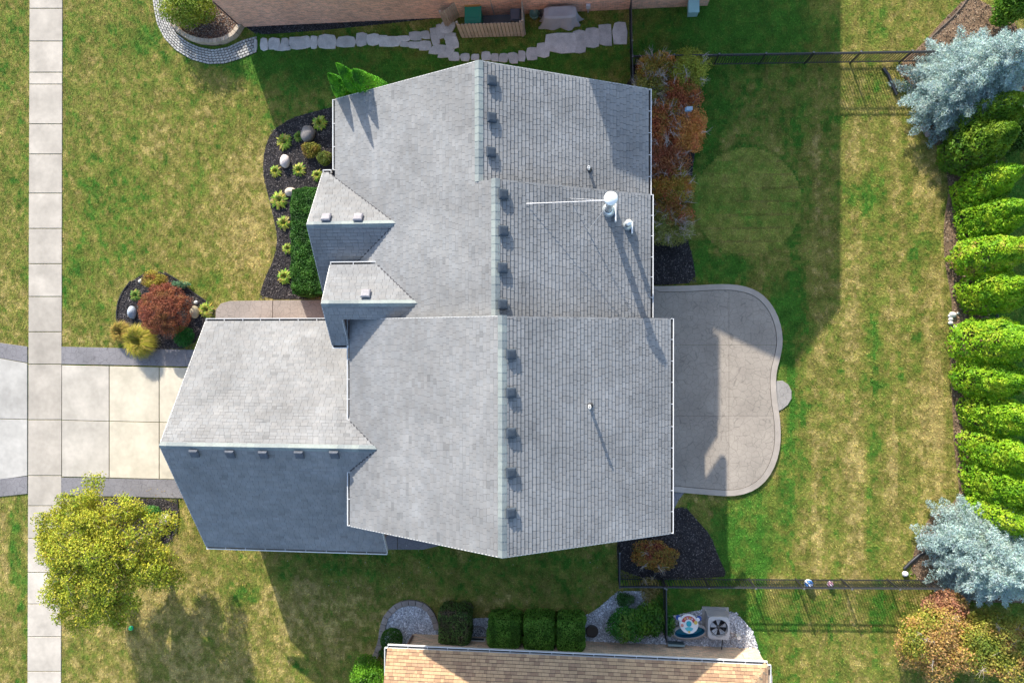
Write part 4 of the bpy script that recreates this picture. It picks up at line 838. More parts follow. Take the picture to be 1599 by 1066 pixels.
boulder(1415, 896, .13, .13, .2, (.75, .74, .76), 'white ball shaped stone beside the lower spruce', 'small_stone', cat='stone')
# black corrugated drain pipes
def drain(pts, label):
    b = MB(); q = [P(x, y, .07) for x, y in pts]; q2 = []
    for a, c_ in zip(q, q[1:]):
        for k in range(8): q2.append(lerp(a, c_, k/8)+(.07,))
    b.tube(q2, [.065+.012*(i % 2) for i in range(len(q2))], (.025, .026, .03), 10); tag(b.build('drain_pipe', M_plast), label, 'pipe')
drain([(1380,107),(1388,118),(1395,135),(1402,150)], 'black corrugated drain pipe sticking out from the upper spruce')
drain([(1412,888),(1424,876),(1436,866),(1450,858)], 'dark drain pipe sticking out from the lower spruce')
# ------------------------------------------------------------------ vegetation
def leafmesh(c, n_, ln, wd, up=None, tri=False):
    """diamond leaves: centres c, normals n_, half length ln, half width wd, lying along direction up"""
    m = len(c); n_ = n_/np.linalg.norm(n_, axis=1, keepdims=True)
    r = rng.normal(size=(m, 3)) if up is None else up
    u = r-n_*(r*n_).sum(1, keepdims=True); u /= np.linalg.norm(u, axis=1, keepdims=True)+1e-9; v = np.cross(n_, u)
    V = np.empty((m*4, 3)); V[0::4] = c-u*ln[:, None]; V[1::4] = c+v*wd[:, None]-n_*(wd*.3)[:, None]; V[2::4] = c+u*ln[:, None]; V[3::4] = c-v*wd[:, None]-n_*(wd*.3)[:, None]
    return V, np.arange(m*4).reshape(-1, 4)
def palette(c, pal, cl, seed, jit=.22):
    pal = np.array(pal); f = vnoise(c[:, 0]/cl, c[:, 1]/cl, seed, c[:, 2]/cl)*.75+rng.random(len(c))*.25
    f = np.clip((f-.2)/.6, 0, .999)*(len(pal)-1); i = f.astype(int); t = (f-i)[:, None]; k = pal[i]*(1-t)+pal[np.minimum(i+1, len(pal)-1)]*t
    return k*rng.uniform(1-jit, 1+jit, (len(c), 1))*(1+rng.normal(0, .05, (len(c), 3)))
def blob_pts(blobs, n, shell=.55, rough=.22, seed=1, fs=.45):
    w = np.array([b[3]*b[4]+b[3]*b[5]+b[4]*b[5] for b in blobs]); k = rng.choice(len(blobs), n, p=w/w.sum()); B = np.array(blobs)
    d = rng.normal(size=(n, 3)); d /= np.linalg.norm(d, axis=1, keepdims=True); r = shell+(1-shell)*rng.random(n)**.6
    c0 = B[k, :3]+d*B[k, 3:6]; nz = vnoise(c0[:, 0]/fs, c0[:, 1]/fs, seed, c0[:, 2]/fs)-.5
    c = B[k, :3]+d*B[k, 3:6]*(r*(1+rough*2*nz))[:, None]; nr = d/B[k, 3:6]; nr /= np.linalg.norm(nr, axis=1, keepdims=True); ok = c[:, 2] > .03; return c[ok], nr[ok]
def pblob(px, py, z, rx, ry, rz):       # radii given in metres
    q = P(px, py, z); return (q[0], q[1], z, rx, ry, rz)
def foliage(parent, blobs, n, ls, pal, cl=.5, asp=.55, shell=.6, rough=.2, seed=1, up=.5, core=None, name='foliage', jit=.25, spread=.9):
    c, nr = blob_pts(blobs, n, shell, rough, seed); m = len(c); nn = nr+rng.normal(size=(m, 3))*spread+np.array([0, 0, up])
    ln = rng.uniform(*ls, m); V, Fs = leafmesh(c, nn, ln, ln*asp); C = palette(c, pal, cl, seed, jit)
    o = npobj(name, V, Fs, C, M_leaf, parent); return o
def stems(parent, base, tips, r0, r1, col=(.16, .12, .09), name='stem', sag=0, seg=4):
    b = MB()
    for t in tips:
        A = Vector(base)+Vector((random.uniform(-.06, .06), random.uniform(-.06, .06), 0)); T = Vector(t); pts = []
        for i in range(seg+1):
            f = i/seg; p = A.lerp(T, f); p.z = A.z+(T.z-A.z)*(f**.75); p += Vector((random.uniform(-1, 1), random.uniform(-1, 1), random.uniform(-.5, .5)))*.05*(f*(1-f)*4)*(T-A).length*.5; pts.append(p)
        b.tube(pts, [r0+(r1-r0)*i/seg for i in range(seg+1)], col, 5)
    return b.build(name, M_bark, parent)
def shrub(name, label, cat, px, py, rpx, rpy, h, n, ls, pal, group=None, lobes=5, cl=.5, stemc=(.16, .12, .09), twigs=0, twc=(.42, .37, .32), box=False, rough=.22, shell=.55, seed=None, asp=.55, zc=None, jit=.25):
    seed = seed or int(px+py); zc = zc or h*.55; q = P(px, py, zc); e = P(px+rpx, py, zc); rx = e[0]-q[0]; ry = rx*rpy/rpx
    root = empty(name, (q[0], q[1], 0), label, cat, group); rr = random.Random(seed); bl = [(q[0], q[1], zc, rx*.82, ry*.82, h*.42)]
    for k in range(lobes):
        a = 2*math.pi*k/lobes+rr.uniform(0, .8); f = rr.uniform(.35, .55); s = rr.uniform(.42, .58); bl.append((q[0]+math.cos(a)*rx*f, q[1]+math.sin(a)*ry*f, zc*rr.uniform(.8, 1.2), rx*s, ry*s, h*rr.uniform(.28, .42)))
    foliage(root, bl, n, ls, pal, cl=cl, seed=seed, rough=rough, shell=shell, asp=asp, jit=jit)
    tips = []
    for k in range(7+twigs):
        a = rr.uniform(0, 2*math.pi); f = rr.uniform(.3, .8); tips.append((q[0]+math.cos(a)*rx*f, q[1]+math.sin(a)*ry*f, h*rr.uniform(.6, .9)))
    stems(root, (q[0], q[1], 0), tips[:7], .018, .006, stemc)
    if twigs:
        b = MB()
        for t in tips[7:]:
            A = Vector(t); 
            for _ in range(5):
                d = Vector((A.x-q[0], A.y-q[1], .2)).normalized()*.16+Vector((rr.uniform(-.16, .16), rr.uniform(-.16, .16), rr.uniform(0, .15))); S_ = A-d*.6; b.tube([S_, A+d*.3+Vector((rr.uniform(-.04, .04), rr.uniform(-.04, .04), .0)), A+d*1.0+Vector((rr.uniform(-.08, .08), rr.uniform(-.08, .08), .03))], [.008, .006, .003], twc, 4, caps=False)
        tag(b.build('bare_twigs', M_bark, root), kind='stuff')
    return root
GOLD = [(.34, .17, .035), (.26, .22, .03), (.16, .20, .03), (.36, .30, .06)]
# shade tree at the front: trunk, limbs and a crown of clumps
def broad_tree(px, py, label, cx, cy, cz, R, h, ncl, nleaf, pal, seed=4):
    q = P(px, py, 0); c = P(cx, cy, cz); root = empty('shade_tree', (q[0], q[1], 0), label, 'tree'); r = random.Random(seed); b = MB(); cl = []; tw = MB()
    b.tube([(q[0], q[1], -.05), (q[0]+.03, q[1], .8), (q[0]*.7+c[0]*.3, q[1]*.7+c[1]*.3, 1.8), (c[0], c[1], 3.2), (c[0]-.1, c[1]+.1, h-.8)], [.17, .13, .11, .07, .03], (.17, .14, .11), 10)
    for k in range(ncl):
        a = k*2.399+r.uniform(-.3, .3); f = math.sqrt((k+.5)/ncl); rr = R*f*r.uniform(.85, 1.13)*(1+.12*math.sin(3*a+1)); zz = cz+(h-cz)*math.sqrt(max(0, 1-f*f))*r.uniform(.5, 1.0)-(.9*f*r.random())
        p = (c[0]+math.cos(a)*rr, c[1]+math.sin(a)*rr, zz); s = r.uniform(.32, .62); cl.append((*p, s*1.15, s*1.15, s*.75))
        m = Vector((q[0]*.3+c[0]*.7, q[1]*.3+c[1]*.7, 1.4+1.8*r.random())); P_ = Vector(p); mid = m.lerp(P_, .55)+Vector((r.uniform(-.2, .2), r.uniform(-.2, .2), .1)); b.tube([m, mid, P_], [.05, .028, .009], (.22, .19, .16), 5, caps=False)
        for _ in range(5):
            e = P_+Vector((r.uniform(-1, 1), r.uniform(-1, 1), r.uniform(-.4, .5)))*s*1.2; tw.tube([P_, e], [.009, .004], (.28, .24, .2), 4, caps=False)
    b.build('trunk', M_bark, root); tag(tw.build('twigs', M_bark, root), kind='stuff')
    foliage(root, cl, nleaf, (.035, .062), pal, cl=.6, shell=.25, rough=.35, seed=seed, name='crown', asp=.6, up=.7)
broad_tree(243, 832, 'large yellow green shade tree beside the sidewalk and driveway, the biggest tree in view', 165, 868, 3.0, 3.0, 4.9, 125, 52000, [(.26, .33, .025), (.35, .39, .03), (.45, .42, .04), (.17, .27, .02), (.50, .40, .05)])
def arbor(px, py, h, R, label, pal, lobes=((0, 0, 1),), n=5200, cone=False, group='arborvitae in a row along the back bed', ls=(.045, .085), name='arborvitae', seed=0):
    q = P(px, py, 0); root = empty(name, (q[0], q[1], 0), label, 'evergreen tree', group); b = MB()
    b.tube([(q[0], q[1], -.05), (q[0], q[1], h*.5), (q[0], q[1], h*.85)], [.09, .06, .02], (.2, .13, .08), 8); b.build('trunk', M_bark, root)
    Cs = []; Ns = []
    for (ox, oy, hf) in lobes:
        m = int(n/len(lobes)); Rl = R*(1 if len(lobes) == 1 else .74); t = rng.random(m)**.85; z = .05+t*h*hf; pr = Rl*np.power(np.clip(1-t**2.6, 0, 1), .6)*(.86+.2*np.sin(np.clip(t*3.2, 0, 3.14)))
        if cone: pr = Rl*np.power(np.clip(1-t**1.5, 0, 1), .75)*1.1
        th = rng.uniform(0, 2*np.pi, m); nz = vnoise(np.cos(th)*3+seed, np.sin(th)*3+px, 3, z/.35)-.5; rr = pr*(.78+.25*rng.random(m)**.5+(.16 if cone else .42)*nz)
        c = np.stack([q[0]+ox*(1-.3*t)+np.cos(th)*rr, q[1]+oy*(1-.3*t)+np.sin(th)*rr, z+.06*nz], -1); Cs.append(c); Ns.append(np.stack([np.cos(th), np.sin(th), np.full(m, .45)], -1))
    c = np.concatenate(Cs); nn = np.concatenate(Ns); m = len(c); up = np.stack([nn[:, 0]*.7, nn[:, 1]*.7, np.ones(m)], -1)+rng.normal(size=(m, 3))*.35
    ln = rng.uniform(*ls, m); V, Fs = leafmesh(c, nn+rng.normal(size=(m, 3))*.55, ln, ln*.45, up=up); npobj('foliage', V, Fs, palette(c, pal, .35, int(px), .25), M_leaf, root)
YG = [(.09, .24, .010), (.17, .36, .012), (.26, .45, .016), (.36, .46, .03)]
AG = [(1502,212,3.9,.95,((-.1,.25,1),(.2,-.3,.9))), (1494,245,3.7,.85,((0,0,1),)), (1506,300,3.6,.80,((0,0,1),(.1,-.45,.8))), (1510,354,3.6,.80,((0,.25,1),(.15,-.3,.95))), (1510,406,3.8,.80,((0,0,1),)), (1512,456,3.8,.82,((0,.05,1),(.2,-.4,.95))),
      (1512,532,4.0,.90,((0,0,1),)), (1512,590,3.5,.78,((0,.1,1),)), (1516,640,3.9,.82,((0,.2,1),(.1,-.25,.95))), (1516,694,4.0,.80,((0,.2,1),(.1,-.3,.9))), (1520,738,4.0,.80,((0,.1,1),(.1,-.35,.95))), (1528,785,3.9,.75,((0,0,1),))]
LB = ['darker green two lobed arborvitae directly below the upper spruce', 'darker green slim arborvitae, second below the upper spruce', 'arborvitae third below the upper spruce, green with a side lobe', 'bright arborvitae with two separate tips, fourth below the upper spruce', 'arborvitae with some rusty brown sprays, second above the gap in the row',
      'bright arborvitae just above the gap and the pile of white rocks', 'broad bright arborvitae just below the gap and the white rocks', 'short pointed arborvitae, second below the gap in the row', 'double arborvitae third below the gap in the row', 'double arborvitae fourth below the gap in the row', 'double arborvitae second above the lower spruce', 'arborvitae partly hidden behind the lower spruce']
for i, (px, py, h, R, lb) in enumerate(AG):
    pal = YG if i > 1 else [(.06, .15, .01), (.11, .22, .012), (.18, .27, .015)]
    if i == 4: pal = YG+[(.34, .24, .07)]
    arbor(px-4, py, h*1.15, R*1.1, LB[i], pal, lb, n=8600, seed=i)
# dark neighbours behind the row
shrub('round_evergreen', 'dark green broad shrub in the top right corner', 'shrub', 1585, 5, 32, 30, 2.2, 5000, (.05, .09), [(.05, .14, .01), (.10, .22, .015), (.16, .26, .02)])
shrub('low_shrub', 'low dark green shrub squeezed between the evergreens and the right edge', 'shrub', 1592, 205, 28, 40, 1.3, 2600, (.05, .09), [(.04, .11, .01), (.08, .16, .015)])
BG = [(.03, .15, .010), (.07, .29, .012), (.15, .42, .02)]
qq = P(545, 135, 5)
for (tx, ty, h_, R_, lb) in ((514,116,6.6,.80,'bright green arborvitae at the house corner, the left one of the tight group'), (527,100,7.5,.68,'bright green arborvitae at the house corner, the tallest one pointing up between the other two'), (553,110,7.2,1.0,'bright green arborvitae at the house corner, the broad right one of the tight group')):
    q = P(tx, ty, h_); v_ = to_px(np.array(q[0]), np.array(q[1])); arbor(float(v_[0]), float(v_[1]), h_, R_, lb, BG, n=13000, cone=True, group='arborvitae at the upper house corner', seed=int(tx), ls=(.03, .05))
# blue spruces
def spruce(px, py, h, R, label, seed):
    q = P(px, py, 0); root = empty('blue_spruce', (q[0], q[1], 0), label, 'evergreen tree', 'blue spruces'); r = random.Random(seed); b = MB(); b.tube([(q[0], q[1], -.05), (q[0], q[1], h*.5), (q[0], q[1], h*.97)], [.15, .09, .02], (.14, .10, .08), 9); br = MB(); C = []; U = []
    z = .35
    while z < h*.97:
        f = 1-z/h; L = R*(f**.8)+.12; nb = max(5, int(13*f+4)); a0 = r.uniform(0, 6)
        for k in range(nb):
            a = a0+2*math.pi*k/nb+r.uniform(-.2, .2); l = L*r.uniform(.72, 1.12); d = Vector((math.cos(a), math.sin(a), 0)); A = Vector((q[0], q[1], z)); tip = A+d*l+Vector((0, 0, -.12*l+.18*l*r.random())); br.tube([A, A.lerp(tip, .5)+Vector((0, 0, -.04)), tip], [.022, .014, .005], (.17, .12, .09), 4, caps=False)
            side = Vector((-d.y, d.x, 0)); ns = int(l/.10)+2
            for s in range(ns):
                t = .22+.78*(s+.5)/ns; p = A.lerp(tip, t); w = (1-t)*.5*l*.8+.10
                for sg in (-1, 0, 1):
                    e = d*.55+side*sg*.85+Vector((0, 0, r.uniform(.0, .35))); e.normalize(); ll = w*r.uniform(.5, 1.05) if sg else .14
                    nt_ = max(1, int(ll/.09))
                    for u in range(nt_):
                        pp = p+e*(ll*(u+.7)/nt_); C.append(tuple(pp)); U.append(tuple(e))
        z += .15+.11*f
    b.build('trunk', M_bark, root); br.build('branches', M_bark, root)
    C = np.array(C); U = np.array(U); m = len(C); K = 7; c = np.repeat(C, K, 0)+rng.normal(size=(m*K, 3))*.022; u = np.repeat(U, K, 0); rd = rng.normal(size=(m*K, 3)); up = u*.75+rd*.55+np.array([0, 0, .25]); c = c+up*.03; nn = rng.normal(size=(m*K, 3))+np.array([0, 0, .6])
    ln = rng.uniform(.045, .075, m*K); V, Fs = leafmesh(c, nn, ln, ln*.2, up=up); rad = np.hypot(c[:, 0]-q[0], c[:, 1]-q[1])
    npobj('needles', V, Fs, palette(c, [(.24, .34, .32), (.37, .50, .49), (.50, .63, .63), (.45, .56, .47)], .3, seed, .22), M_leaf, root); return m*K
spruce(1484, 150, 5.6, 2.55, 'large blue spruce at the top right, beside the end of the upper fence', 3)
spruce(1514, 845, 5.6, 2.55, 'large blue spruce at the lower right, above the autumn coloured bush', 5)
# clipped box hedge in the front bed and clipped squares below
def hedge(px0, px1, py0, py1, h, label, pal, n, name='box_hedge', group=None, ls=(.03, .05), rnd_=.12, cat='hedge'):
    a = P(px0, py1, h*.8); c_ = P(px1, py0, h*.8); x0, y0, x1, y1 = a[0], a[1], c_[0], c_[1]; root = empty(name, ((x0+x1)/2, (y0+y1)/2, 0), label, cat, group)
    X_, Y_ = x1-x0, y1-y0; ar = [X_*Y_, X_*h, X_*h, Y_*h, Y_*h]; k = rng.choice(5, n, p=np.array(ar)/sum(ar)); u, v = rng.random(n), rng.random(n); c = np.zeros((n, 3)); nn = np.zeros((n, 3))
    for i, f in enumerate(((lambda u, v: (x0+u*X_, y0+v*Y_, h)), (lambda u, v: (x0+u*X_, y0, v*h)), (lambda u, v: (x0+u*X_, y1, v*h)), (lambda u, v: (x0, y0+u*Y_, v*h)), (lambda u, v: (x1, y0+u*Y_, v*h)))):
        s = k == i; p = f(u[s], v[s]); 
        for j in range(3): c[s, j] = p[j]
        nn[s] = ((0, 0, 1), (0, -1, .3), (0, 1, .3), (-1, 0, .3), (1, 0, .3))[i]
    # round the edges a little and roughen
    cc = np.array([(x0+x1)/2, (y0+y1)/2, h*.45]); d = (c-cc)/np.array([X_/2, Y_/2, h*.55]); rr = (np.abs(d)**6).sum(1)**(1/6); c = cc+(c-cc)/rr[:, None]
    c += nn*((vnoise(c[:, 0]/.3, c[:, 1]/.3, int(px0), c[:, 2]/.3)-.5)*.16-rng.random(n)*.07)[:, None]
    ln = rng.uniform(*ls, n); V, Fs = leafmesh(c, nn*.9+rng.normal(size=(n, 3))*.6, ln, ln*.6); npobj('foliage', V, Fs, palette(c, pal, .3, int(px0), .3), M_leaf, root)
    b = MB(); b.box(x0+.12, x1-.12, y0+.12, y1-.12, .05, h-.12, tuple(np.array(pal[0])*.6)); b.build('foliage_core', M_bark, root); return root  # solid core filling the leaf gaps, painted darker to stand for inner shade
HG = [(.022, .075, .012), (.045, .14, .018), (.075, .19, .025)]
hedge(454, 509, 291, 463, 1.0, 'long dark green clipped boxwood hedge against the front of the house', HG, 22000)
hedge(684, 735, 950, 1006, 1.2, 'dark clipped shrub with purplish leaves, leftmost of the row by the buff wall', [(.08, .08, .04), (.08, .15, .03), (.12, .21, .05), (.15, .11, .07)], 5600, 'clipped_shrub', 'clipped shrubs along the lower neighbour house', cat='shrub')
for i, (a, b2, c2, d2, lb) in enumerate(((761,815,963,1011,'green clipped shrub right of the gap with the window well'), (817,868,963,1016,'middle one of three touching green clipped shrubs'), (868,915,964,1016,'right one of three touching green clipped shrubs, next to the bare gravel'))):
    hedge(a, b2, c2, d2, 1.3, lb, [(.07, .16, .02), (.12, .28, .03), (.19, .36, .05)], 6000, 'clipped_shrub', 'clipped shrubs along the lower neighbour house', cat='shrub')
shrub('ball_shrub', 'small round dark green ball shrub beside the white gravel circle', 'shrub', 612, 998, 21, 21, 1.1, 5200, (.02, .035), [(.03, .09, .01), (.06, .17, .015)], lobes=0, rough=.06, shell=.85)
shrub('bright_shrub', 'big bright green shrub at the bottom edge left of the tan roof', 'shrub', 578, 1052, 34, 34, 1.6, 7000, (.03, .055), [(.06, .16, .012), (.12, .30, .015), (.17, .37, .02)], lobes=4, rough=.15)
shrub('low_hedge_shrub', 'dark green low shrub between the ball shrub and the tan roof corner', 'shrub', 612, 1020, 26, 9, .8, 2000, (.03, .05), HG, lobes=3)
LG = [(.03, .13, .02), (.05, .20, .03), (.09, .26, .04), (.18, .28, .04)]
shrub('leafy_bush', 'leafy dark green bush nearest the bare patch of white gravel', 'bush', 978, 975, 30, 34, 1.1, 5200, (.035, .06), LG, lobes=5)
shrub('leafy_bush', 'leafy green bush right against the short fence near the toys', 'bush', 1014, 968, 28, 34, 1.2, 4200, (.035, .06), [(.04, .12, .015), (.08, .2, .02), (.14, .26, .02)], lobes=5)
shrub('leafy_bush', 'thin yellowish brown bush growing through the lower black fence', 'bush', 1014, 918, 18, 26, 1.0, 2000, (.025, .05), [(.25, .17, .06), (.3, .24, .08), (.16, .16, .04)], lobes=3, shell=.2, twigs=4)
shrub('leafy_bush', 'small green weedy bush touching the oval toy boat', 'bush', 1045, 975, 12, 24, .6, 1300, (.03, .05), LG, lobes=2)
shrub('leafy_bush', 'sparse green bush on the gravel below the lower fence corner', 'bush', 975, 935, 18, 14, .6, 1300, (.03, .05), [(.05, .14, .03), (.1, .2, .06)], lobes=3, shell=.2)
# red maple
def maple():
    q = P(256, 484, .9); root = empty('red_maple', (q[0], q[1], 0), 'low domed red leaf maple in the rounded bed by the driveway', 'tree'); bl = [(q[0], q[1], .75, 1.22, 1.28, .85)]
    r = random.Random(2)
    for k in range(34):
        a = k*2.399; f = math.sqrt((k+.5)/34)*.92; z = .75+.85*math.sqrt(max(0, 1-f*f))*.95; bl.append((q[0]+math.cos(a)*f*1.2, q[1]+math.sin(a)*f*1.25, z-.12, .26, .26, .15))
    foliage(root, bl[1:], 15000, (.025, .05), [(.18, .05, .035), (.28, .085, .05), (.36, .13, .06), (.24, .12, .04)], cl=.35, asp=.3, shell=.35, rough=.3, seed=8); foliage(root, bl[:1], 6000, (.025, .05), [(.20, .06, .04), (.28, .10, .05)], cl=.4, asp=.35, shell=.8, seed=9, name='lower_foliage')
    b = MB(); b.tube([(q[0], q[1], -.02), (q[0]+.05, q[1], .4), (q[0], q[1]+.05, .8)], [.09, .08, .05], (.2, .15, .13), 8)
    for k in range(14):
        a = k*2.4; b.tube([(q[0], q[1], .6), (q[0]+.5*math.cos(a), q[1]+.5*math.sin(a), 1.2), (q[0]+1.0*math.cos(a), q[1]+1.0*math.sin(a), 1.0)], [.03, .02, .008], (.2, .15, .13), 5)
    b.build('trunk', M_bark, root)
maple()
# autumn bush at the bottom right and the shrub band behind the house
AU = [(.18, .23, .03), (.34, .34, .05), (.46, .27, .08), (.52, .32, .14), (.36, .30, .05), (.42, .18, .09)]
shrub('autumn_bush', 'yellow and pinkish orange autumn bush at the bottom edge, left part of the clump', 'bush', 1464, 1002, 64, 68, 2.4, 24000, (.035, .06), AU, group='autumn bushes in the lower right corner', lobes=9, cl=.7, twigs=12, rough=.3)
shrub('autumn_bush', 'olive and brown autumn bush with bare grey twigs in the lower right corner', 'bush', 1560, 1010, 74, 70, 2.8, 30000, (.035, .06), [(.14, .20, .03), (.26, .29, .04), (.38, .32, .06), (.42, .22, .09)], group='autumn bushes in the lower right corner', lobes=9, cl=.6, twigs=26, rough=.3)
shrub('autumn_bush', 'pinkish orange autumn bush tucked under the lower spruce', 'bush', 1478, 945, 42, 30, 1.6, 7000, (.035, .06), [(.42, .24, .10), (.40, .18, .12), (.28, .24, .05)], group='autumn bushes in the lower right corner', lobes=5, cl=.6)
RD = [(.14, .045, .025), (.22, .08, .04), (.28, .13, .05), (.14, .12, .03), (.08, .10, .02)]
for px, py, rx, ry, pal, tw, lb in ((1022,108,26,20,[(.30,.12,.04),(.2,.13,.03),(.12,.14,.03)],14,'orange topped shrub with pale bare twigs at the corner of the upper fences'),
    (1076,112,26,28,[(.14,.19,.03),(.20,.24,.04),(.10,.14,.02)],3,'yellow green shrub at the upper right end of the shrub band'), (1012,140,22,26,[(.10,.13,.03),(.16,.16,.04)],16,'olive shrub with many pale twigs right beside the roof corner'),
    (1058,152,32,34,RD,8,'dark red shrub holding a small blue grey object'), (1036,196,32,34,RD[::-1],6,'rusty red shrub against the gutter, third of the band'), (1070,205,26,34,[(.28,.10,.05),(.34,.19,.06),(.2,.12,.03)],4,'orange red shrub facing the lawn in the middle of the band'),
    (1038,250,32,32,[(.22,.08,.05),(.16,.07,.04),(.26,.14,.06)],12,'purplish red shrub with grey twigs in the middle of the band'), (1048,292,32,30,[(.10,.13,.02),(.18,.16,.03),(.28,.13,.04)],6,'green and orange shrub in the lower half of the band'),
    (1050,328,28,26,[(.24,.06,.05),(.16,.10,.03),(.10,.12,.02)],8,'shrub with crimson leaves just above the lowest twiggy shrub'), (1043,356,32,22,[(.12,.17,.05),(.17,.2,.07),(.08,.12,.02)],26,'grey green twiggy shrub at the lower end of the band above the bare mulch')):
    shrub('autumn_shrub', lb, 'shrub', px, py, rx*1.42, ry*1.36, 1.7, 15000, (.025, .048), [(c[0]*2.1, c[1]*1.8, c[2]*1.5) for c in pal], group='reddish shrubs in a band behind the house', lobes=8, cl=.28, twigs=tw*3, rough=.3, shell=.35, twc=(.5, .44, .4))
shrub('orange_shrub', 'low shrub in flame orange, yellow and crimson on the dark bed by the house corner', 'shrub', 1022, 868, 44, 26, .9, 6500, (.025, .05), [(.38, .26, .04), (.42, .15, .04), (.22, .22, .04), (.40, .17, .05), (.24, .05, .04)], lobes=6, cl=.45, rough=.3, twigs=6)
shrub('round_shrub', 'round yellow green shrub inside the raised bed at the top left', 'shrub', 292, 8, 46, 34, 2.0, 9000, (.035, .06), [(.10, .18, .015), (.18, .26, .025), (.26, .30, .03)], lobes=6)
b = MB(); q = P(1076, 171, 1.75); b.box(q[0]-.16, q[0]+.12, q[1]-.08, q[1]+.08, 1.70, 1.76, (.20, .33, .45)); b.box(q[0]-.1, q[0]+.16, q[1]-.04, q[1]+.11, 1.763, 1.80, (.35, .45, .52)); b.tube([(q[0], q[1], 0), (q[0], q[1], 1.7)], .02, (.1, .1, .1), 6); tag(b.build('garden_ornament', M_met), 'small blue grey object sticking up among the red shrubs', 'garden ornament')
# hostas and perennials
def hosta(px, py, r_, label, pal, group='yellow green perennials in the mulch beds', n=80):
    r_ *= 1.12
    q = P(px, py, .15); root = empty('hosta', (q[0], q[1], 0), label, 'plant', group); rr = random.Random(int(px*3+py)); b = MB()
    for k in range(n):
        a = k*2.399+rr.uniform(-.2, .2); f = .35+.65*math.sqrt((k+1)/n); L = r_*f*rr.uniform(.85, 1.15); w = L*rr.uniform(.10, .2); el = 1.1-.85*f; c = tuple(v*rr.uniform(.8, 1.2) for v in rr.choice(pal)); d = Vector((math.cos(a), math.sin(a), 0)); s = Vector((-d.y, d.x, 0)); zt = L*math.sin(el)
        A = Vector((q[0], q[1], .04))+d*.03; M1 = A+d*L*.5+Vector((0, 0, zt*.75+.04)); T = A+d*L+Vector((0, 0, zt*.6-.02 if zt*.6 > .04 else .03)); b.add([A, M1+s*w, T, M1-s*w, M1-Vector((0, 0, .015))], [(0, 1, 4), (1, 2, 4), (2, 3, 4), (3, 0, 4)], c)
    b.build('leaves', M_leaf, root); b = MB()
    for k in range(5): b.tube([(q[0], q[1], 0), (q[0]+rr.uniform(-.08, .08), q[1]+rr.uniform(-.08, .08), .3)], .006, (.15, .2, .05), 4)
    b.build('stalks', M_leaf, root)
HY = [(.36, .42, .05), (.48, .48, .07), (.24, .36, .04), (.52, .46, .14), (.16, .28, .03)]; HGn = [(.10, .22, .03), (.16, .28, .04), (.24, .32, .06)]
for px, py, r_, pal, lb in ((466,213,.24,HGn,'small green hosta above the grey boulder'), (499,192,.34,HY,'yellow green hosta at the top of the front bed near the gutter'), (444,221,.38,HY,'yellow green hosta left of the grey boulder'), (430,267,.28,HY,'yellow hosta just below the white boulder, at the lawn edge'), (467,265,.32,HY,'yellow hosta right of the white boulder'),
    (495,273,.26,HY,'yellow hosta beside the small gable gutter'), (436,312,.42,HY,'large yellow hosta beside the tan boulder'), (443,348,.34,HY,'yellow hosta touching the left side of the hedge, upper one'), (449,388,.26,HY,'small yellow hosta half hidden by the middle of the hedge'), (444,432,.36,HY,'yellow hosta at the lower end of the hedge'),
    (322,484,.38,HY,'yellow green hosta at the right tip of the maple bed by the walkway'), (211,461,.28,HGn,'small light green hosta left of the red maple')): hosta(px, py, r_, lb, pal)
shrub('spirea', 'reddish gold spirea shrub in the front bed beside the grey boulder', 'shrub', 486, 233, 16, 14, .55, 2200, (.02, .04), [(.26, .13, .04), (.25, .22, .03), (.12, .17, .02)], lobes=3, cl=.3)
shrub('spirea', 'olive green spirea shrub in the front bed next to the gutter', 'shrub', 508, 247, 14, 13, .55, 2000, (.02, .04), [(.08, .13, .02), (.16, .20, .03), (.24, .14, .03)], lobes=3, cl=.3)
shrub('spirea', 'yellow spirea with orange tips above the red maple', 'shrub', 240, 436, 23, 15, .6, 3200, (.02, .04), [(.30, .26, .03), (.36, .30, .04), (.36, .15, .05)], lobes=4, cl=.3)
shrub('ground_shrub', 'low deep green spreading shrub below the red maple', 'shrub', 288, 527, 20, 18, .4, 2600, (.02, .04), [(.02, .12, .02), (.04, .2, .03)], lobes=4)
shrub('ground_shrub', 'thin bluish green perennial along the edging right of the red maple', 'plant', 281, 444, 24, 7, .3, 1100, (.02, .04), [(.08, .2, .12), (.14, .26, .12)], lobes=4, shell=.2)
shrub('ground_shrub', 'small bright green shrub beside the pale boulder by the garage', 'shrub', 236, 800, 16, 14, .7, 2000, (.03, .05), [(.05, .18, .03), (.10, .26, .04)], lobes=3)
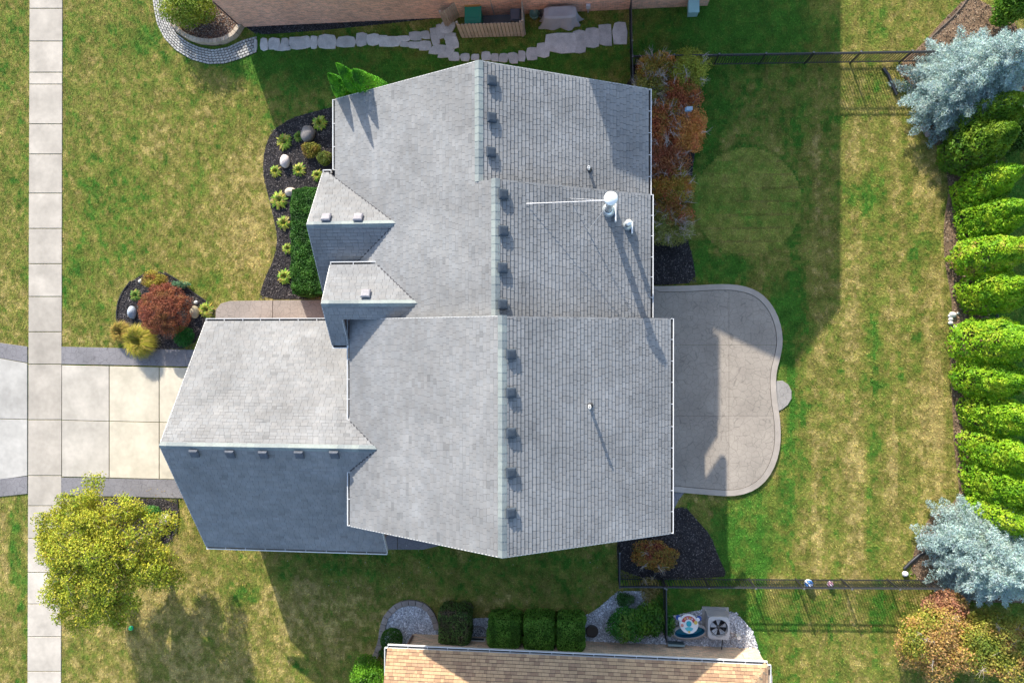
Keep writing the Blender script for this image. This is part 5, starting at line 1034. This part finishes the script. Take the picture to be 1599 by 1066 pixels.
def grass_tuft(px, py, r_, n, label, pal):
    q = P(px, py, .3); root = empty('ornamental_grass', (q[0], q[1], 0), label, 'ornamental grass', 'golden ornamental grasses by the driveway'); a = rng.uniform(0, 2*np.pi, n); L = r_*rng.uniform(.5, 1.1, n); w = rng.uniform(.006, .012, n); o = rng.uniform(0, .12, n)
    dx, dy = np.cos(a), np.sin(a); s = np.stack([-dy, dx, np.zeros(n)], -1)*w[:, None]; A = np.stack([q[0]+dx*o, q[1]+dy*o, np.full(n, .02)], -1); zz = rng.uniform(.3, .75, n)*r_*1.3; M1 = A+np.stack([dx*L*.5, dy*L*.5, zz], -1); T = A+np.stack([dx*L, dy*L, zz*.55], -1)
    V = np.empty((n*5, 3)); V[0::5] = A-s; V[1::5] = A+s; V[2::5] = M1+s; V[3::5] = M1-s; V[4::5] = T; i = np.arange(n)*5
    Fs = np.concatenate([np.stack([i, i+1, i+2], -1), np.stack([i, i+2, i+3], -1), np.stack([i+3, i+2, i+4], -1)]); C = np.array(pal)[rng.integers(0, len(pal), n)]*rng.uniform(.75, 1.25, (n, 1)); npobj('blades', V, Fs, np.concatenate([C, C, C]), M_leaf, root)
    b = MB(); b.lathe((q[0], q[1], 0), [(.12, 0), (.10, .08), (.03, .12)], (.25, .2, .08), 10); b.build('crown_base', M_bark, root)
grass_tuft(189, 519, .55, 1500, 'smaller straw gold grass clump left of the red maple', [(.52, .38, .08), (.46, .28, .07), (.38, .34, .06)])
grass_tuft(221, 533, .85, 2600, 'large yellow fountain grass clump hanging over the driveway band', [(.48, .42, .05), (.58, .44, .10), (.36, .38, .04)])
# ------------------------------------------------------------------ air conditioner
def ac():
    a = P(1106, 997, .85); c = P(1140, 963, .85); x0, y0, x1, y1 = a[0], a[1], c[0], c[1]; xm, ym = (x0+x1)/2, (y0+y1)/2; root = empty('air_conditioner', (xm, ym, 0), 'square grey outdoor air conditioner with a round fan on top, by the buff wall', 'air conditioner')
    b = MB(); g = (.36, .36, .37); b.box(x0-.12, x1+.12, y0-.1, y1+.12, -.02, .08, (.33, .32, .3)); b.build('pad', M_conc, root)
    b = MB(); b.box(x0+.03, x1-.03, y0+.03, y1-.03, .08, .58, (.30, .31, .32)); [b.box(*w_, .58, .80, (.30, .31, .32)) for w_ in ((x0+.03, x1-.03, y0+.03, y0+.05), (x0+.03, x1-.03, y1-.05, y1-.03), (x0+.03, x0+.05, y0+.05, y1-.05), (x1-.05, x1-.03, y0+.05, y1-.05))]
    for k in range(22):
        z = .12+k*.031
        for t in (0, 1):
            b.box(x0+.06, x1-.06, (y0+.008 if t else y1-.028), (y0+.028 if t else y1-.008), z, z+.014, g); b.box((x0+.008 if t else x1-.028), (x0+.028 if t else x1-.008), y0+.06, y1-.06, z, z+.014, g)
    for x in (x0, x1-.05):
        for y in (y0, y1-.05): b.box(x, x+.05, y, y+.05, .08, .80, g)
    b.build('cabinet', M_met, root)
    n = 40; R_ = .42*(x1-x0); b = MB(); o = []; i_ = []
    for k in range(n):
        t = 2*math.pi*k/n; c_, s_ = math.cos(t), math.sin(t); q = (abs(c_)**6+abs(s_)**6)**(-1/6); o.append((xm+c_*q*(x1-x0)/2, ym+s_*q*(y1-y0)/2)); i_.append((xm+c_*R_, ym+s_*R_))
    vs = [(x, y, .80) for x, y in o]+[(x, y, .86) for x, y in o]+[(x, y, .875) for x, y in i_]+[(x, y, .60) for x, y in i_]
    b.add(vs, [(l*n+k, l*n+(k+1) % n, (l+1)*n+(k+1) % n, (l+1)*n+k) for l in range(3) for k in range(n)], (.42, .42, .42)); b.build('top_panel', M_met, root)
    b = MB(); b.add([(xm+R_*math.cos(2*math.pi*k/24), ym+R_*math.sin(2*math.pi*k/24), .62) for k in range(24)], [tuple(range(24))], (.02, .015, .015)); b.build('fan_well', M_blk, root)
    for k in range(5):
        b = MB(); t0 = 2*math.pi*k/5+.3; vs = []
        for r_ in (.07, R_*.9):
            for dt_, z in ((-.34, .70), (0, .73), (.34, .77)): vs.append((xm+r_*math.cos(t0+dt_), ym+r_*math.sin(t0+dt_), z))
        b.add(vs, [(0, 3, 4, 1), (1, 4, 5, 2)], (.42, .44, .46)); b.build('fan_blade', M_met, root)
    b = MB(); b.lathe((xm, ym, .68), [(.085, 0), (.085, .1), (0, .12)], (.05, .05, .05), 16); b.build('hub', M_blk, root)
    b = MB()
    for f in (.5, .97): b.tube([(xm+R_*f*math.cos(2*math.pi*k/28), ym+R_*f*math.sin(2*math.pi*k/28), .885) for k in range(29)], .004, (.1, .1, .1), 4, caps=False)
    for k in range(4):
        t = math.pi/4+k*math.pi/2; b.tube([(xm+.05*math.cos(t), ym+.05*math.sin(t), .89), (xm+R_*1.12*math.cos(t), ym+R_*1.12*math.sin(t), .885)], .008, (.06, .06, .06), 5)
    b.build('guard', M_blk, root)
    b = MB(); b.tube([(x1-.2, y0+.02, .3), (x1-.15, y0-.2, .12), (x1-.25, SY_WALL+.02, .35)], .025, (.03, .03, .03), 6); b.build('hose', M_blk, root)
ac()
# toys beside it
def toys():
    q = P(1077, 985, .25); root = empty('toy_boat', (q[0], q[1], 0), 'oval grey and blue toy boat lying against the buff wall', 'toy'); n = 36; rot = math.radians(8)
    def ring(rx, ry, z, o=(0, 0)): return [(q[0]+(o[0]+rx*math.copysign(abs(math.cos(t))**.9, math.cos(t)))*math.cos(rot)-(o[1]+ry*math.sin(t))*math.sin(rot), q[1]+(o[0]+rx*math.cos(t))*math.sin(rot)+(o[1]+ry*math.sin(t))*math.cos(rot), z) for t in [2*math.pi*k/n for k in range(n)]]
    L = [ring(.62, .22, .02), ring(.78, .34, .30), ring(.80, .36, .34), ring(.68, .25, .35), ring(.60, .2, .12)]; vs = [p for l in L for p in l]; b = MB(); b.add(vs, [(l*n+k, l*n+(k+1) % n, (l+1)*n+(k+1) % n, (l+1)*n+k) for l in range(3) for k in range(n)], (.38, .38, .39), True); b.build('hull', M_plast, root)
    b = MB(); b.add(L[3]+L[4], [(k, (k+1) % n, n+(k+1) % n, n+k) for k in range(n)], (.01, .10, .18), True); b.add(L[4], [tuple(range(n))], (.01, .22, .32)); b.build('liner', M_plast, root)
    q2 = P(1076, 973, .55); r2 = empty('toy_board', (q2[0], q2[1], 0), 'round white toy board with a red rainbow, lettering and two blue knobs', 'toy'); tl = Matrix.Translation((q2[0], q2[1], .55)) @ Matrix.Rotation(math.radians(-14), 4, 'X')
    def disc(r0, r1, z0, z1, col, name, a0=0, a1=360, o=(0, 0), par=r2, m=M_plast):
        k_ = 30; b = MB(); vs = []
        for r_ in (r0, r1):
            for z in (z0, z1):
                for k in range(k_+1): t = math.radians(a0+(a1-a0)*k/k_); vs.append(tuple(tl @ Vector((o[0]+r_*math.cos(t), o[1]+r_*math.sin(t), z))))
        K = k_+1; fs = []
        for k in range(k_): fs += [(K+k, 3*K+k, 3*K+k+1, K+k+1), (k, k+1, 2*K+k+1, 2*K+k), (2*K+k, 2*K+k+1, 3*K+k+1, 3*K+k), (k, K+k, K+k+1, k+1)]
        b.add(vs, fs, col); return b.build(name, m, par)
    disc(0, .42, 0, .04, (.72, .72, .70), 'board'); disc(.19, .33, .042, .055, (.45, .05, .05), 'rainbow', 15, 165); disc(.12, .18, .042, .05, (.7, .72, .72), 'arch', 0, 180); disc(0, .12, .042, .056, (.02, .35, .42), 'fish_shape'); disc(.02, .20, .042, .05, (.1, .45, .5), 'pond', 200, 340, (0, -.12))
    disc(0, .08, .042, .06, (.7, .5, .08), 'star', 0, 360, (.30, .06)); disc(0, .07, .042, .06, (.6, .25, .2), 'flower', 0, 360, (-.3, -.08)); disc(0, .05, .042, .06, (.7, .45, .1), 'shell', 0, 360, (.0, -.34))
    for s in (-1, 1): disc(0, .11, -.02, .05, (.02, .07, .3), 'knob', 0, 360, (s*.46, .24)); disc(0, .08, .055, .09, (.75, .76, .78), 'knob_cap', 0, 360, (s*.40, .20))
    for k, (ox, c) in enumerate(((-.16, (.75, .7, .2)), (-.06, (.7, .7, .7)), (.05, (.75, .6, .1)), (.15, (.7, .72, .7)))):   # coloured letters along the rainbow
        b = MB(); yy = .26-abs(ox)*.35
        for bx_ in ((-.03, -.015, -.04, .04), (.015, .03, -.04, .04), (-.015, .015, -.008, .01)): b.box(ox+bx_[0], ox+bx_[1], yy+bx_[2], yy+bx_[3], .056, .064, c, tl)
        b.build('letter', M_plast, r2)
    b = MB(); b.tube([tl @ Vector((0, 0, 0)), (q2[0], q2[1], .02)], .04, (.6, .6, .6), 8); b.build('stand', M_plast, r2)
    b = MB(); a = P(1042, 1002, .1); c = P(1068, 1003, .1); b.box(a[0], c[0], a[1]-.03, a[1]+.05, .03, .45, (.20, .28, .30)); b.box(a[0]+.03, c[0]-.03, a[1]+.051, a[1]+.056, .08, .4, (.05, .08, .09)); tag(b.build('window_frame', M_met), 'small grey basement window frame leaning below the short fence', 'window frame')
toys()
for i, (px, py, r_, pal, lb) in enumerate(((1263,911,.20,((.02,.13,.42),(.72,.74,.78)),'blue and white striped ball behind the lower fence'), (1297,911,.14,((.55,.28,.38),(.75,.7,.72)),'pink and white ball behind the lower fence'), (205,980,.12,((.02,.55,.10),(.03,.35,.45)),'neon green ball on the lawn in the shade of the big tree'))):
    q = P(px, py, r_); b = MB(); n = 20; vs = [(q[0]+r_*math.cos(ph)*math.cos(th), q[1]+r_*math.cos(ph)*math.sin(th), r_+r_*math.sin(ph)) for ph in [-math.pi/2+math.pi*j/10 for j in range(11)] for th in [2*math.pi*k/n for k in range(n)]]
    for j in range(10):
        for k in range(n): b.f.append((j*n+k, j*n+(k+1) % n, (j+1)*n+(k+1) % n, (j+1)*n+k)); b.c.append(pal[1] if (j in (4, 5, 9) or (i == 0 and k % 7 == 0)) else pal[0]); b.sm.append(True)
    b.v = vs; tag(b.build('ball', M_plast), lb, 'ball')
# meters and wires by the right end of the buff wall
b = MB(); q = P(1153, 994, .5); b.box(q[0]-.08, q[0]+.08, q[1]-.06, q[1]+.06, .3, .62, (.6, .58, .54)); b.box(q[0]-.02, q[0]+.02, q[1]-.02, q[1]+.02, 0, .3, (.3, .3, .3)); q2 = P(1160, 1006, .3); b.tube([(q[0], q[1], .3), (q[0]-.25, q[1]-.15, .25), (q[0]-.3, q[1]-.4, .3), (q2[0], SY_WALL+.05, .35)], .012, (.2, .14, .11), 5); b.tube([(q[0], q[1], .35), (q[0]-.4, q[1]+.1, .2), (q[0]-.5, q[1]-.1, .15)], .012, (.25, .16, .12), 5); b.box(q2[0]-.12, q2[0]+.08, SY_WALL+.01, SY_WALL+.1, .8, 1.1, (.45, .46, .47)); tag(b.build('utility_meter', M_met), 'small utility box with loose cables right of the air conditioner', 'utility box')
b = MB(); q = P(925, 985, .12); b.lathe((q[0], q[1], 0), [(.26, 0), (.30, .1), (.29, .14), (.22, .12), (0, .11)], (.06, .05, .045), 20); tag(b.build('drain_cover', M_plast), 'round dark brown cover lying on the white gravel right of the clipped shrubs', 'drain cover')
